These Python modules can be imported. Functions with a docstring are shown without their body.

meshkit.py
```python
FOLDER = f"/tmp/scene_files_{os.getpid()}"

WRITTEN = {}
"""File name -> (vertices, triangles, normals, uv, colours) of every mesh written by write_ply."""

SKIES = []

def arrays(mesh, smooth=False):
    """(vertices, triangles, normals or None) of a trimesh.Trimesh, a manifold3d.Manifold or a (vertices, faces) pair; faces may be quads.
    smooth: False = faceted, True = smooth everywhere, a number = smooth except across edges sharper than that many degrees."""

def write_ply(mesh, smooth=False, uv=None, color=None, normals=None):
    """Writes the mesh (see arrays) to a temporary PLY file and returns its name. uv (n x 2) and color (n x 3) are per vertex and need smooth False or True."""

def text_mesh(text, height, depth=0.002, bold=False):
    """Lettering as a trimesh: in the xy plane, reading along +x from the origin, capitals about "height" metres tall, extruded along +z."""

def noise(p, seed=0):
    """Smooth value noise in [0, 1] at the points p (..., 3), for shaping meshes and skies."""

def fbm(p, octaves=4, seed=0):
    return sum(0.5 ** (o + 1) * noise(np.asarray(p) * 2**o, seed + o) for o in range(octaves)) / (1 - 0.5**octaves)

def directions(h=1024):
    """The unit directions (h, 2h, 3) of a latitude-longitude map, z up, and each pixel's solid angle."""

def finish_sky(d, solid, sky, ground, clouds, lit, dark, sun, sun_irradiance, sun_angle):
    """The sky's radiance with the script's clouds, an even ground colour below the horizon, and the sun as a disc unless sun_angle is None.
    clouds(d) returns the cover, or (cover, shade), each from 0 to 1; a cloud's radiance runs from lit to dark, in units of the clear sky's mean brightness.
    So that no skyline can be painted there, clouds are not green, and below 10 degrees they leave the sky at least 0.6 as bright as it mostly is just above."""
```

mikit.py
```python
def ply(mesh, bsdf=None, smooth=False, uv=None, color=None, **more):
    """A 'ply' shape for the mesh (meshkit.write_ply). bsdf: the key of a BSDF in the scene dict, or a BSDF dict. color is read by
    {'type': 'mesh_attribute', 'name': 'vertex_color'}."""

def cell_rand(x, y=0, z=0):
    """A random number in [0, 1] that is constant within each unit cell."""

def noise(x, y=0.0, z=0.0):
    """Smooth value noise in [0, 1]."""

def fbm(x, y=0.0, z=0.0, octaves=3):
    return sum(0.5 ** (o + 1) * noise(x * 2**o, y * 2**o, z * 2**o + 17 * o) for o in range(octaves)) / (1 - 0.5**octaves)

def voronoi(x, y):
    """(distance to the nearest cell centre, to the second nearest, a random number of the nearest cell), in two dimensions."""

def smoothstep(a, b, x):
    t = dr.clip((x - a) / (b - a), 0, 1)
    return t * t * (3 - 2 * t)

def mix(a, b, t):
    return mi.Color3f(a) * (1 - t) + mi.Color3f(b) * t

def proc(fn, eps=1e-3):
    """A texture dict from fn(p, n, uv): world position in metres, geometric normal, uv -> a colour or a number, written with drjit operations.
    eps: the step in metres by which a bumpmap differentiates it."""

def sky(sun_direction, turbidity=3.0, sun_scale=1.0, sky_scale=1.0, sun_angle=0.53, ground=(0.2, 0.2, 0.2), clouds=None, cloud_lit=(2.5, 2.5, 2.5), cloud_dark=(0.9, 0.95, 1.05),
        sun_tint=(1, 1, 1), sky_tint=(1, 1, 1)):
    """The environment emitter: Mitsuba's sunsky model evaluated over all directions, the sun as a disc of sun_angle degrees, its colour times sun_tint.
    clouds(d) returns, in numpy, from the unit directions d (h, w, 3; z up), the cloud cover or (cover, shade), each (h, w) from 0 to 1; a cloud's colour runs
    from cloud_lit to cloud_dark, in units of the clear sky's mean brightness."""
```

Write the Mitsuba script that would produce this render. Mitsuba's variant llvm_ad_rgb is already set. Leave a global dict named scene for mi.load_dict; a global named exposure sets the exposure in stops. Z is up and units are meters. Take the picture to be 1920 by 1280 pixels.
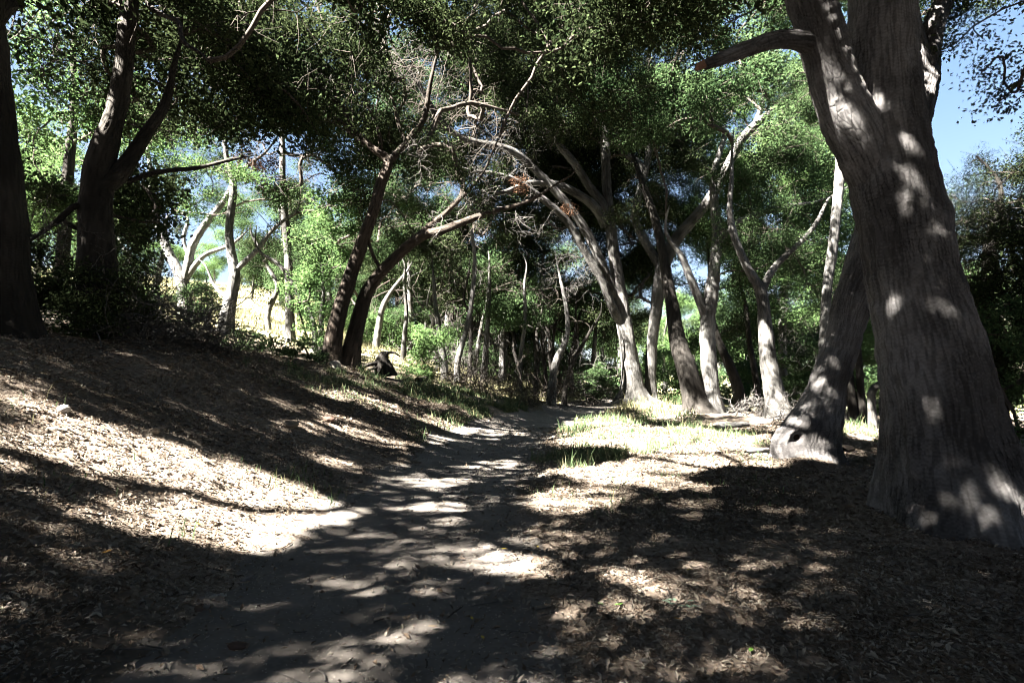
import math
import numpy as np
import trimesh
import drjit as dr
import mitsuba as mi
import mikit
import meshkit
from scipy.interpolate import RBFInterpolator
from mikit import proc, noise, fbm, voronoi, cell_rand, smoothstep, mix

# ------------------------------------------------------------------ camera, sky, exposure
T = mi.ScalarTransform4f
F = 1066.0                                   # focal length in pixels of a 1920 wide picture
EYE = np.array([0.0, 0.0, 1.35])
PITCH = math.atan(60.0 / F)
SUN = np.array([-0.82, -0.52, 1.02])
SUN /= np.linalg.norm(SUN)
exposure = 7.15
scene, labels = {}, {}
scene['camera'] = {'type': 'perspective', 'fov': 2 * math.degrees(math.atan(960 / F)), 'fov_axis': 'x', 'near_clip': 0.05, 'far_clip': 3000.0,
                   'to_world': T().look_at(origin=EYE.tolist(), target=[0, math.cos(PITCH), 1.35 + math.sin(PITCH)], up=[0, 0, 1])}
scene['sky'] = mikit.sky(SUN, turbidity=4, sun_scale=1.0, sky_scale=0.062, sun_tint=(0.92, 1.0, 1.12), sky_tint=(1.18, 1.07, 1.0), ground=(0.12, 0.11, 0.08))

FW = np.array([0, math.cos(PITCH), math.sin(PITCH)])
UP = np.array([0, -math.sin(PITCH), math.cos(PITCH)])


def at(px, py, y):
    """The point y metres ahead of the viewpoint that is seen in the direction (px, py) of the photograph."""
    d = FW + np.array([1, 0, 0]) * (px - 960) / F + UP * (640 - py) / F
    return EYE + d * (y / d[1])


def unit(v):
    return v / (np.linalg.norm(v, axis=-1, keepdims=True) + 1e-12)


# ------------------------------------------------------------------ materials
def rough(color, roughness=0.9, spec=0.3):
    return {'type': 'principled', 'base_color': color, 'roughness': roughness, 'specular': spec}


def rgb(*c):
    return {'type': 'rgb', 'value': list(c)}


def furrows(uv, k):
    """0 in the cracks of the bark, up to 1 on its plates and wrinkles."""
    w = noise(uv.x * 7, uv.y * 3, 1.0) * 1.4
    d1, d2, r = voronoi(uv.x * 30 * k + w, uv.y * 7.5 * k + r_shift(uv))
    crack = smoothstep(.0, .15, d2 - d1)
    wrinkle = noise(uv.x * 85 * k + w * 2, uv.y * 9 * k, 5.0)
    cross = smoothstep(.0, .07, dr.abs(noise(uv.x * 8 * k, uv.y * 30 * k + w, 8.0) * 2 - 1))
    worn = noise(uv.x * 4, uv.y * 2.5, 12.0)
    return dr.lerp(crack, mi.Float(1.0), smoothstep(.38, .62, worn) * .85) * .36 + smoothstep(.2, .65, wrinkle) * .42 + cross * .12 + r * .10


def r_shift(uv):
    return noise(uv.x * 5, uv.y * 2, 20.0) * .8


def bark_color(dark, light, k=1.0):
    def fn(p, n, uv):
        a = fbm(p.x * 2.3, p.y * 2.3, p.z * 1.1, 3)
        c = noise(p.x * 60, p.y * 60, p.z * 60)
        base = mix(dark, light, dr.clip(smoothstep(0.36, 0.62, a) * 0.8 + (c - .5) * .6, 0, 1))
        return base * (0.10 + 1.0 * furrows(uv, k))
    return fn


def bark_bump(k=1.0):
    return lambda p, n, uv: furrows(uv, k)


def bark(dark, light, k=1.0, scale=0.008):
    return {'type': 'bumpmap', 'tex': proc(bark_bump(k), eps=2e-3), 'scale': scale,
            'bsdf': {'type': 'twosided', 'bsdf': rough(proc(bark_color(dark, light, k)), 0.88, 0.25)}}


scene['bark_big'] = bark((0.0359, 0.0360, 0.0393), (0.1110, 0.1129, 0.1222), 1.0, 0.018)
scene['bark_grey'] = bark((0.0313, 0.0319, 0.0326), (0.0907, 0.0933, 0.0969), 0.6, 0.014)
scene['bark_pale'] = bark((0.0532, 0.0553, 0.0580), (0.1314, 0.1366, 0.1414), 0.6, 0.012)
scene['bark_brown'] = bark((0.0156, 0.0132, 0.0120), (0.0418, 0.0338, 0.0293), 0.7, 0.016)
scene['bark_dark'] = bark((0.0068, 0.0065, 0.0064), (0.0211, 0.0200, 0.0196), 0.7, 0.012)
scene['twig_bark'] = {'type': 'twosided', 'bsdf': rough(rgb(0.0315, 0.0273, 0.0252), 0.9)}
scene['twig_dead'] = {'type': 'twosided', 'bsdf': rough(rgb(0.0521, 0.0514, 0.0525), 0.9)}
scene['broken_wood'] = {'type': 'twosided', 'bsdf': rough(rgb(0.11, 0.062, 0.043), 0.85)}
scene['hollow_wood'] = {'type': 'twosided', 'bsdf': rough(rgb(0.012, 0.008, 0.006), 0.9)}


def leaf_bsdf(a, b, trans=0.7, roughness=0.42):
    def fn(p, n, uv):
        t = cell_rand(p.x * 14.0, p.y * 14.0, p.z * 14.0) * 0.55 + noise(p.x * 0.8, p.y * 0.8, p.z * 0.8) * 0.45
        return mix(a, b, smoothstep(0.2, 0.8, t))
    return {'type': 'principledthin', 'base_color': proc(fn), 'roughness': roughness, 'diff_trans': trans, 'eta': 1.45}


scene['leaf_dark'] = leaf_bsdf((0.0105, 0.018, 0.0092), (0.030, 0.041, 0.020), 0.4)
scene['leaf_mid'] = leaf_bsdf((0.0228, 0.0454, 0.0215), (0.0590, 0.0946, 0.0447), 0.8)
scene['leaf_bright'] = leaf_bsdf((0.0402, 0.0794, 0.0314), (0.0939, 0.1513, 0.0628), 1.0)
scene['leaf_dry'] = leaf_bsdf((0.030, 0.018, 0.013), (0.078, 0.046, 0.032), 0.5, 0.7)
scene['grass_blade'] = leaf_bsdf((0.0264, 0.0517, 0.0250), (0.0936, 0.1311, 0.0735), 0.7, 0.6)
scene['dry_grass'] = leaf_bsdf((0.1080, 0.1080, 0.0612), (0.1944, 0.1908, 0.1260), 0.5, 0.7)


# ------------------------------------------------------------------ terrain
CONTROL = np.array([
    # the path and the flat ground to its right
    (-.8, -6, 0), (-.8, 0, 0), (-.8, 3, 0), (-.9, 5, 0), (-.7, 8, 0), (-.3, 11, 0), (.3, 14, 0), (1.3, 18, 0), (3, 24, 0), (6, 32, -.1), (.5, 6, 0), (2, 4, .02),
    (3, 8, .06), (4, 5.2, -.05), (6, 5, -.1), (4.7, 8.6, -.02), (2.3, 11, .1), (3, 14, .10), (5, 24, .11), (6.5, 20, .04), (8, 17, .0), (10, 10, -.1), (12, 3, -.1), (8, -4, 0), (20, 20, -.2),
    (20, 0, -.2), (20, 45, -.3), (8, 42, -.2), (40, 0, -.3), (60, 40, -.3), (12, 65, -.3), (42, 75, -.3), (60, 100, -.2), (2, 100, 1), (-20, 100, 8), (60, -10, 0),
    # the foot of the bank
    (-1.95, 2, .02), (-1.95, 3.6, .03), (-1.9, 5, .03), (-1.75, 7, .04), (-1.55, 9, .04), (-1.0, 12, .05), (-.3, 15, .05), (.5, 19, .05),
    # its face and crest
    (-2.8, 3, .45), (-4.5, 3, 1.15), (-4.5, 5, 1.33), (-3.0, 6, .55), (-3.2, 9, .75), (-7, 4, 1.85), (-7, 0, 1.7), (-3, 0, .4), (-3, -5, .4),
    (-6.5, 8.5, 1.9), (-5.3, 11, 1.78), (-4.6, 14, 1.55), (-2.7, 16.5, 1.08), (-.4, 19.3, .48), (1.6, 23, .25), (-2.6, 12.5, .75), (-1.4, 15, .5),
    # the slope behind the crest and the hill
    (-8, 12, 2.0), (-6, 16, 1.72), (-4, 19, 1.35), (-2, 23, .9), (-13, 25, 3.7), (-9.6, 25, 3.0), (-4.7, 25, 2.0), (0, 28, .7), (-20, 25, 5.2), (-30, 30, 7), (-20, 50, 8.5),
    (-8, 45, 4), (2, 50, 1), (-40, 60, 11), (-60, 30, 10), (-15, 14, 3), (-12, 6, 2.5), (-25, 5, 4), (-25, -10, 4), (-60, 100, 14), (-60, -10, 8)], float)
_rbf = RBFInterpolator(CONTROL[:, :2], CONTROL[:, 2], kernel='linear', smoothing=0.01, neighbors=40)
GX, GY = np.arange(-64, 64.01, 0.5), np.arange(-10, 104.01, 0.5)
_g = np.stack(np.meshgrid(GX, GY, indexing='ij'), -1)
GZ = _rbf(_g.reshape(-1, 2)).reshape(_g.shape[:2])
for _ in range(2):                            # round the creases
    GZ[1:-1, 1:-1] = (GZ[1:-1, 1:-1] * 2 + GZ[:-2, 1:-1] + GZ[2:, 1:-1] + GZ[1:-1, :-2] + GZ[1:-1, 2:]) / 6


def path_mid(y):
    return np.interp(y, [-8, 2, 4, 6, 8, 11, 14, 17, 20, 24, 30, 40], [-.55, -.72, -.85, -.85, -.72, -.45, .05, .9, 2.0, 3.4, 6, 11])


def path_half(y):
    return np.interp(y, [0, 3, 6, 10, 16, 22, 40], [1.08, 1.05, .98, .98, 1.05, 1.2, 1.3])


def off_path(x, y):
    """Metres outside the edge of the path (negative on it)."""
    return np.abs(x - path_mid(y)) - path_half(y)


def height(x, y):
    x, y = np.asarray(x, float), np.asarray(y, float)
    fx, fy = np.clip((x + 64) / .5, 0, len(GX) - 1.001), np.clip((y + 10) / .5, 0, len(GY) - 1.001)
    i, j = fx.astype(int), fy.astype(int)
    u, v = fx - i, fy - j
    z = GZ[i, j] * (1 - u) * (1 - v) + GZ[i + 1, j] * u * (1 - v) + GZ[i, j + 1] * (1 - u) * v + GZ[i + 1, j + 1] * u * v
    o = np.clip((off_path(x, y) + .1) / .8, 0, 1)
    p = np.stack([x, y, x * 0], -1)
    z = z + (meshkit.fbm(p * 0.9, 3, 5) - .5) * (.05 + .16 * o) + (meshkit.noise(p * 7, 8) - .5) * (.012 + .03 * o)
    for cx, cy, r, m in ((4.2, 5.35, .95, .13), (4.55, 8.6, .6, .08), (4.12, 8.3, .4, .14), (5.1, 24, .9, .12), (-4.8, 15, .6, .08), (-4.4, 15.3, .6, .08)):   # litter heaped about the feet of the big trees
        z = z + m * np.exp(-((x - cx) ** 2 + (y - cy) ** 2) / r ** 2)
    return z - .06 * (1 - o)


def ground_at(px, py):
    """Where the direction (px, py) of the photograph meets the ground."""
    d = FW + np.array([1, 0, 0]) * (px - 960) / F + UP * (640 - py) / F
    ts = np.geomspace(1.5, 60, 600)
    q = EYE + d * ts[:, None]
    below = np.nonzero(q[:, 2] < height(q[:, 0], q[:, 1]))[0]
    q = q[below[0] if len(below) else -1]
    return np.array([q[0], q[1], float(height(q[0], q[1]))])


def spaced(lo, hi, fine_lo, fine_hi, step, grow):
    mid = np.arange(fine_lo, fine_hi + 1e-6, step)
    up, dn, s, a, b = [], [], step, mid[-1], mid[0]
    while a < hi:
        s *= grow
        a += s
        up.append(a)
    s = step
    while b > lo:
        s *= grow
        b -= s
        dn.append(b)
    return np.concatenate([dn[::-1], mid, up])


def soil_color(p, n, uv):
    big = fbm(p.x * .5, p.y * .5, 0.0, 3)
    a = noise(p.x * 38, p.y * 38, p.z * 30)
    d1, d2, r = voronoi(p.x * 26 + noise(p.x * 9, p.y * 9) * 2, p.y * 34)
    litter = mix((0.0612, 0.0490, 0.0403), (0.1800, 0.1584, 0.1404), dr.clip(r * .8 + a * .3, 0, 1))
    gap = smoothstep(0.06, 0.25, d2 - d1)
    litter = litter * (0.78 + .22 * gap) * (.62 + .6 * noise(p.x * 70, p.y * 70, 4.0))
    soil = mix((0.0360, 0.0310, 0.0266), (0.0828, 0.0713, 0.0619), a)
    c = mix(soil, litter, smoothstep(.35, .6, big))
    straw = mix((0.1152, 0.1152, 0.0612), (0.2016, 0.1980, 0.1296), noise(p.x * 6, p.y * 6, 2.0))
    hill = smoothstep(19.0, 24.0, p.y - p.x * .1)
    return mix(c, straw, hill)


def path_color(p, n, uv):  # noqa
    a = fbm(p.x * 3, p.y * 3, 0.0, 3)
    b = noise(p.x * 60, p.y * 60, 1.0)
    d1, d2, r = voronoi(p.x * 42, p.y * 42)
    peb = (1 - smoothstep(.10, .26, d1)) * smoothstep(.82, .9, r)
    c = mix((0.0605, 0.0577, 0.0562), (0.1331, 0.1269, 0.1244), dr.clip(a * .7 + b * .35, 0, 1))
    return mix(c, (0.2160, 0.2052, 0.1944), peb)


def rough_ground(p, n, uv):
    d1, d2, r = voronoi(p.x * 26 + noise(p.x * 9, p.y * 9) * 2, p.y * 34)
    return noise(p.x * 45, p.y * 45) * .6 + noise(p.x * 110, p.y * 110) * .3 + r * .4 * smoothstep(0, .5, d2 - d1)


def rough_path(p, n, uv):
    d1, d2, r = voronoi(p.x * 42, p.y * 42)
    return fbm(p.x * 22, p.y * 22, 0.0, 3) + 1.6 * fbm(p.x * 5, p.y * 5, 2.0, 2) + .5 * (1 - smoothstep(.08, .3, d1)) * smoothstep(.82, .9, r)


scene['soil'] = {'type': 'bumpmap', 'tex': proc(rough_ground, eps=3e-3), 'scale': .010, 'bsdf': {'type': 'twosided', 'bsdf': rough(proc(soil_color), .95, .1)}}
scene['trodden'] = {'type': 'bumpmap', 'tex': proc(rough_path, eps=3e-3), 'scale': .012, 'bsdf': {'type': 'twosided', 'bsdf': rough(proc(path_color), .95, .1)}}

X, Y = np.meshgrid(spaced(-420, 420, -6.5, 6.3, .095, 1.05), spaced(-60, 600, 1.4, 11, .085, 1.035), indexing='ij')
_v = np.stack([X, Y, height(X, Y)], -1).reshape(-1, 3)
_i = np.arange(X.size).reshape(X.shape)
_q = np.stack([_i[:-1, :-1], _i[1:, :-1], _i[1:, 1:], _i[:-1, 1:]], -1).reshape(-1, 4)
_c = _v[_q].mean(1)
_edge = off_path(_c[:, 0], _c[:, 1]) + (meshkit.fbm(_c * [2.2, 2.2, 0], 3, 3) - .5) * .7
_n = trimesh.Trimesh(_v, np.vstack([_q[:, [0, 1, 2]], _q[:, [0, 2, 3]]]), process=False).vertex_normals


def sheet(mask):
    q = _q[mask]
    used, inv = np.unique(q, return_inverse=True)
    q = inv.reshape(-1, 4)
    path = meshkit.write_ply((_v[used], q), False, normals=_n[used])
    return {'type': 'ply', 'filename': path, 'face_normals': False}


_on = (_edge < 0) & (_c[:, 1] > -8) & (_c[:, 1] < 38)
scene['ground'] = {**sheet(~_on), 'bsdf': {'type': 'ref', 'id': 'soil'}}
scene['path'] = {**sheet(_on), 'bsdf': {'type': 'ref', 'id': 'trodden'}}
labels['ground'] = {'label': 'leaf strewn woodland floor rising to a bank beside the path', 'kind': 'structure', 'category': 'ground'}
labels['path'] = {'label': 'trodden grey dirt path winding through the oaks', 'kind': 'structure', 'category': 'path'}


# ------------------------------------------------------------------ where the canopy is open to the sun, named by the patch of ground lit through each opening
import shapely  # noqa: E402

OPEN = [  # outlines on the ground, given by the direction each corner is seen in
    [(-150, 735), (60, 728), (150, 765), (255, 800), (340, 830), (470, 868), (560, 905), (650, 940), (700, 960), (640, 985), (560, 1010), (470, 1035), (330, 1030), (200, 1010), (110, 950), (0, 880), (-150, 860)],
    [(-150, 930), (60, 940), (150, 985), (250, 1010), (120, 1030), (0, 1000), (-150, 990)], [(-100, 1090), (60, 1105), (130, 1140), (60, 1165), (-100, 1150)],
    [(590, 745), (690, 738), (760, 775), (850, 795), (905, 802), (850, 830), (790, 842), (700, 842), (640, 825), (560, 805), (540, 790), (620, 785)],
    [(560, 862), (640, 845), (700, 862), (770, 868), (760, 882), (690, 888), (610, 878)], [(480, 740), (560, 752), (600, 775), (520, 765)],
    [(900, 812), (990, 803), (980, 818), (880, 826)], [(960, 860), (1000, 868), (985, 880), (930, 884), (880, 890), (850, 880), (900, 868)],
    [(800, 890), (860, 897), (880, 912), (820, 918), (770, 905)], [(800, 935), (870, 940), (900, 955), (850, 962), (790, 950)], [(820, 972), (900, 980), (890, 1000), (830, 995)],
    [(720, 950), (770, 942), (780, 962), (720, 972)], [(860, 1000), (930, 1005), (910, 1025), (850, 1020)], [(620, 1075), (720, 1090), (740, 1115), (640, 1110)],
    [(700, 1160), (790, 1145), (830, 1165), (790, 1195), (720, 1190)], [(600, 1215), (680, 1205), (670, 1250), (590, 1260)], [(130, 1262), (250, 1210), (330, 1180), (350, 1195), (250, 1250), (200, 1290), (120, 1290)],
    [(890, 1050), (960, 1030), (1040, 1040), (1070, 1075), (1000, 1090), (920, 1085)],
    [(1060, 790), (1160, 782), (1230, 800), (1330, 808), (1440, 815), (1420, 842), (1490, 850), (1520, 862), (1440, 872), (1350, 872), (1310, 890), (1320, 915), (1270, 930), (1190, 915), (1120, 905), (1060, 890), (1010, 893), (1010, 880), (1090, 868), (1170, 866), (1190, 850), (1120, 838), (1040, 832)],
    [(1010, 925), (1120, 905), (1190, 930), (1150, 950), (1060, 965), (990, 950)], [(1260, 950), (1330, 940), (1380, 955), (1360, 985), (1290, 985)], [(1390, 910), (1480, 915), (1540, 925), (1500, 940), (1420, 935)],
    [(1400, 955), (1500, 960), (1530, 972), (1460, 980)], [(1200, 1005), (1260, 1000), (1290, 1025), (1230, 1035)], [(1120, 1065), (1180, 1060), (1180, 1090), (1120, 1090)],
    [(1190, 1070), (1240, 1075), (1300, 1110), (1300, 1150), (1230, 1160), (1180, 1130)], [(1090, 1160), (1170, 1150), (1190, 1180), (1120, 1195)], [(1380, 1200), (1440, 1215), (1430, 1245), (1390, 1240)],
    [(1530, 840), (1640, 838), (1640, 868), (1580, 872)], [(1560, 795), (1660, 800), (1665, 835), (1590, 820)], [(1150, 735), (1300, 742), (1320, 775), (1250, 785), (1200, 770)],
    [(690, 642), (760, 640), (830, 645), (900, 685), (900, 712), (800, 700), (700, 680)], [(480, 585), (610, 600), (610, 655), (520, 640)], [(360, 588), (480, 598), (470, 628), (370, 612)]]
MX0, MY0, MS = -16.0, 0.0, 0.05
_mx, _my = np.meshgrid(MX0 + MS * np.arange(640), MY0 + MS * np.arange(600), indexing='ij')
_p = np.stack([_mx, _my, _mx * 0], -1)
_wx = _mx + (meshkit.fbm(_p * 1.6, 3, 31) - .5) * .7
_wy = _my + (meshkit.fbm(_p * 1.6, 3, 32) - .5) * .7 * np.clip(_my / 6, .5, 2)
HALF = {1: .7, 2: .5, 5: .8, 17: .75, 19: .85, 20: .7, 21: .8, 22: .7, 23: .55, 24: .5, 25: .7, 26: .6, 27: .5, 28: .4, 6: .6, 7: .7, 14: .5, 15: .45, 16: .45, **{k: .75 for k in range(8, 14)}}   # thinly leaved openings: the share of leaves that is missing
LIT = np.zeros(_mx.shape)
for _k, poly in enumerate(OPEN):
    LIT = np.maximum(LIT, HALF.get(_k, 1.0) * shapely.contains_xy(shapely.Polygon([ground_at(*q)[:2] for q in poly]).buffer(0), _wx, _wy))
_u, _w = _mx * .84 + _my * .54, -_mx * .54 + _my * .84          # along and across the shadows
_s = meshkit.fbm(np.stack([_u * .55, _w * 2.0, _u * 0], -1), 3, 45)
LIT *= np.where((_s > .585) & ~((_mx > .3) & (_my > 6.8)), .25, 1.0)            # boughs and sprays hanging in the openings
for poly in ([(-150, 885), (60, 884), (160, 892), (260, 905), (340, 935), (210, 950), (60, 938), (-150, 930)], [(560, 838), (640, 842), (690, 852), (640, 862), (560, 858)], [(-100, 800), (60, 812), (130, 835), (40, 832), (-100, 822)]):
    LIT *= 1 - .85 * shapely.contains_xy(shapely.Polygon([ground_at(*q)[:2] for q in poly]).buffer(0), _wx, _wy)
# a wood is never closed: small chinks everywhere
LIT = np.maximum(LIT, .8 * (meshkit.noise(_p * [3.2, 2.4, 1], 77) > .93) * (1 - ((_mx > 1.5) & (_my < 5.4))))
BEAMS = [(at(1553, 105, 5.15), .17), (at(1575, 60, 5.1), .10), (at(1500, 25, 5.0), .12), (at(1548, 165, 5.15), .08), (at(1745, 760, 5.0), .07), (at(1715, 560, 5.1), .06), (at(1690, 700, 5.0), .05), (at(1800, 620, 5.1), .06), (at(1755, 385, 5.2), .15), (at(1690, 400, 5.2), .10), (at(1735, 450, 5.2), .09), (at(1845, 905, 4.8), .14), (at(1705, 925, 4.9), .07), (at(1780, 930, 4.8), .08),
         (at(1495, 825, 8.3), .34), (at(1545, 722, 8.5), .12), (at(1566, 680, 8.5), .07), (at(1730, 260, 9), .22), (at(1740, 130, 9), .2), (at(1630, 190, 5.3), .08), (at(1760, 520, 5.1), .07), (at(1660, 520, 5.1), .08),
         (at(615, 470, 17), 1.1), (at(595, 580, 17), .8), (at(805, 650, 20), 1.0), (at(540, 620, 25), 1.8), (at(760, 675, 24), 1.5), (at(860, 690, 22), .8), (at(730, 590, 29), 1.6), (at(940, 560, 28), 1.5), (at(1085, 590, 27), 1.4), (at(880, 620, 30), 1.5),
         (at(1015, 640, 30), 1.5), (at(1045, 665, 22), .5), (at(1175, 640, 24), .5), (at(1160, 540, 24), .5), (at(130, 160, 16), 1.6), (at(320, 190, 17), 1.5), (at(430, 540, 20), .8), (at(345, 560, 22), 1.0), (at(1450, 240, 25), 2.2), (at(1480, 480, 24), 1.8), (at(1320, 660, 20), .3), (at(1437, 640, 17), .25), (at(1250, 715, 34), 1.3), (at(1262, 700, 40), 1.5)]
_b = np.random.default_rng(15)
BEAMS += [(at(_b.uniform(820, 1165), _b.uniform(540, 735), _b.uniform(23, 31)), _b.uniform(.3, .6)) for _ in range(8)]
_n = []
for _c, _q in BEAMS:                            # chinks between leaves, so the small ones are broken up
    _n += [(_c, _q)] if _q > .2 else [(_c + _b.normal(size=3) * _q * .75, _q * _b.uniform(.2, .62)) for _ in range(6)]
BEAMS = _n
BEAM_C, BEAM_R = np.array([b[0] for b in BEAMS]), np.array([b[1] for b in BEAMS])


def sunlit_gap(p):
    """Which of the points p lie on a ray from the sun to one of the openings' patches."""
    g, t = p, None
    z = np.zeros(len(p))
    for _ in range(3):
        t = (p[:, 2] - z) / SUN[2]
        g = p - SUN * t[:, None]
        z = height(g[:, 0], g[:, 1])
    i, j = np.round((g[:, 0] - MX0) / MS).astype(int), np.round((g[:, 1] - MY0) / MS).astype(int)
    ok = (i >= 0) & (i < 640) & (j >= 0) & (j < 600)
    out = np.zeros(len(p), bool)
    h = np.abs(np.sin(p[ok] @ [127.1, 311.7, 74.7]) * 43758.5453) % 1.0      # a fixed chance per point
    out[ok] = LIT[i[ok], j[ok]] > h
    near = p[:, 1] < 27
    for c, r in zip(BEAM_C, BEAM_R):
        d = p[near] - c
        s = d @ SUN
        w = d - s[:, None] * SUN
        n2 = (w ** 2).sum(1)
        k = np.nonzero((s > .25) & (n2 < (r * 1.6) ** 2))[0]
        ragged = .35 + 1.3 * meshkit.fbm(w[k] / max(r, .1) * 2.4 + c, 3, 3)          # no opening is round
        o = np.zeros(len(d), bool)
        o[k] = n2[k] < (r * ragged) ** 2
        out[near] |= o
    return out


# the roof of leaves over the path and the banks: clumps shared out among the trees that carry it
_r = np.random.default_rng(404)
_a, _b, _l = np.meshgrid(np.arange(-17, 9, .85), np.arange(-8, 15, .85), np.arange(4), indexing='ij')
ROOF = np.stack([_a.ravel(), _b.ravel(), 0 * _a.ravel()], 1) + _r.uniform(-.6, .6, (_a.size, 3)) * [1, 1, 0]
ROOF[:, 2] = 8.3 + _l.ravel() * .7 + _r.normal(size=len(ROOF)) * .35 + 1.6 * (meshkit.noise(ROOF * [.22, .22, 0], 6) - .4) + np.clip(-ROOF[:, 0] - 8, 0, 9) * .06
_q = ROOF[(ROOF[:, 0] > -7.5) & (ROOF[:, 0] < .5) & (ROOF[:, 1] > -4.5) & (ROOF[:, 1] < 4)]
ROOF = np.vstack([ROOF, _q[::2] + [.4, .4, 1.2], _q[1::2] + [-.3, .2, 2.0]])
ROOF = ROOF[~((ROOF[:, 0] > 4.5) & (ROOF[:, 1] > 5.5)) & ((ROOF[:, 1] < 8) | (meshkit.fbm(ROOF * .5, 2, 15) > .49))]
# and the crowns that close the wood farther on: thick and thin by turns, high over the clearing, low down behind the trunks
_zones = [(40, 800, -60, 250, 14, 24, 560), (800, 1500, -60, 240, 16, 27, 520), (700, 1180, 60, 430, 25.5, 32, 900), (1180, 1420, 140, 500, 25.5, 31, 360), (760, 1330, 120, 260, 17, 22.5, 150), (800, 1570, 240, 560, 25.5, 33, 520), (560, 800, 250, 480, 17, 27, 170), (60, 560, 200, 400, 18, 27, 260), (1380, 1600, 120, 560, 18.5, 26, 260), (560, 1230, 480, 600, 28, 38, 200),
          (660, 960, 60, 300, 17, 24, 190), (960, 1180, 250, 420, 26, 31, 160), (40, 300, 340, 560, 10.5, 14, 70), (330, 640, 60, 240, 11, 15, 60)]
FILL, EXTRA = [], []
for x0, x1, y0, y1, d0, d1, n in _zones:
    for _ in range(n * 2):
        FILL.append(at(_r.uniform(x0, x1), _r.uniform(y0, y1), (d0 ** 2 + _r.uniform() * (d1 ** 2 - d0 ** 2)) ** .5))
for _ in range(1600):                          # the tops of the tall trees, above the picture
    y = _r.uniform(13, 25)
    FILL.append(np.array([_r.uniform(-11, 12), y, 1.35 + .67 * y + _r.uniform(0, 4.5)]))
FILL = np.array(FILL)
for x0, x1, y0, y1, d0, d1, n in ((640, 960, 60, 300, 17.5, 25, 150), (940, 1190, 220, 440, 26, 32, 150), (820, 1200, 430, 640, 27.5, 36, 230), (1190, 1340, 150, 420, 25.5, 31, 90), (300, 660, 60, 330, 16, 24, 110)):
    EXTRA += [at(_r.uniform(x0, x1), _r.uniform(y0, y1), _r.uniform(d0, d1)) for _ in range(n)]
FILL = FILL[meshkit.fbm(FILL * .7, 2, 12) > .505]
FILL = np.vstack([FILL, EXTRA])
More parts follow.
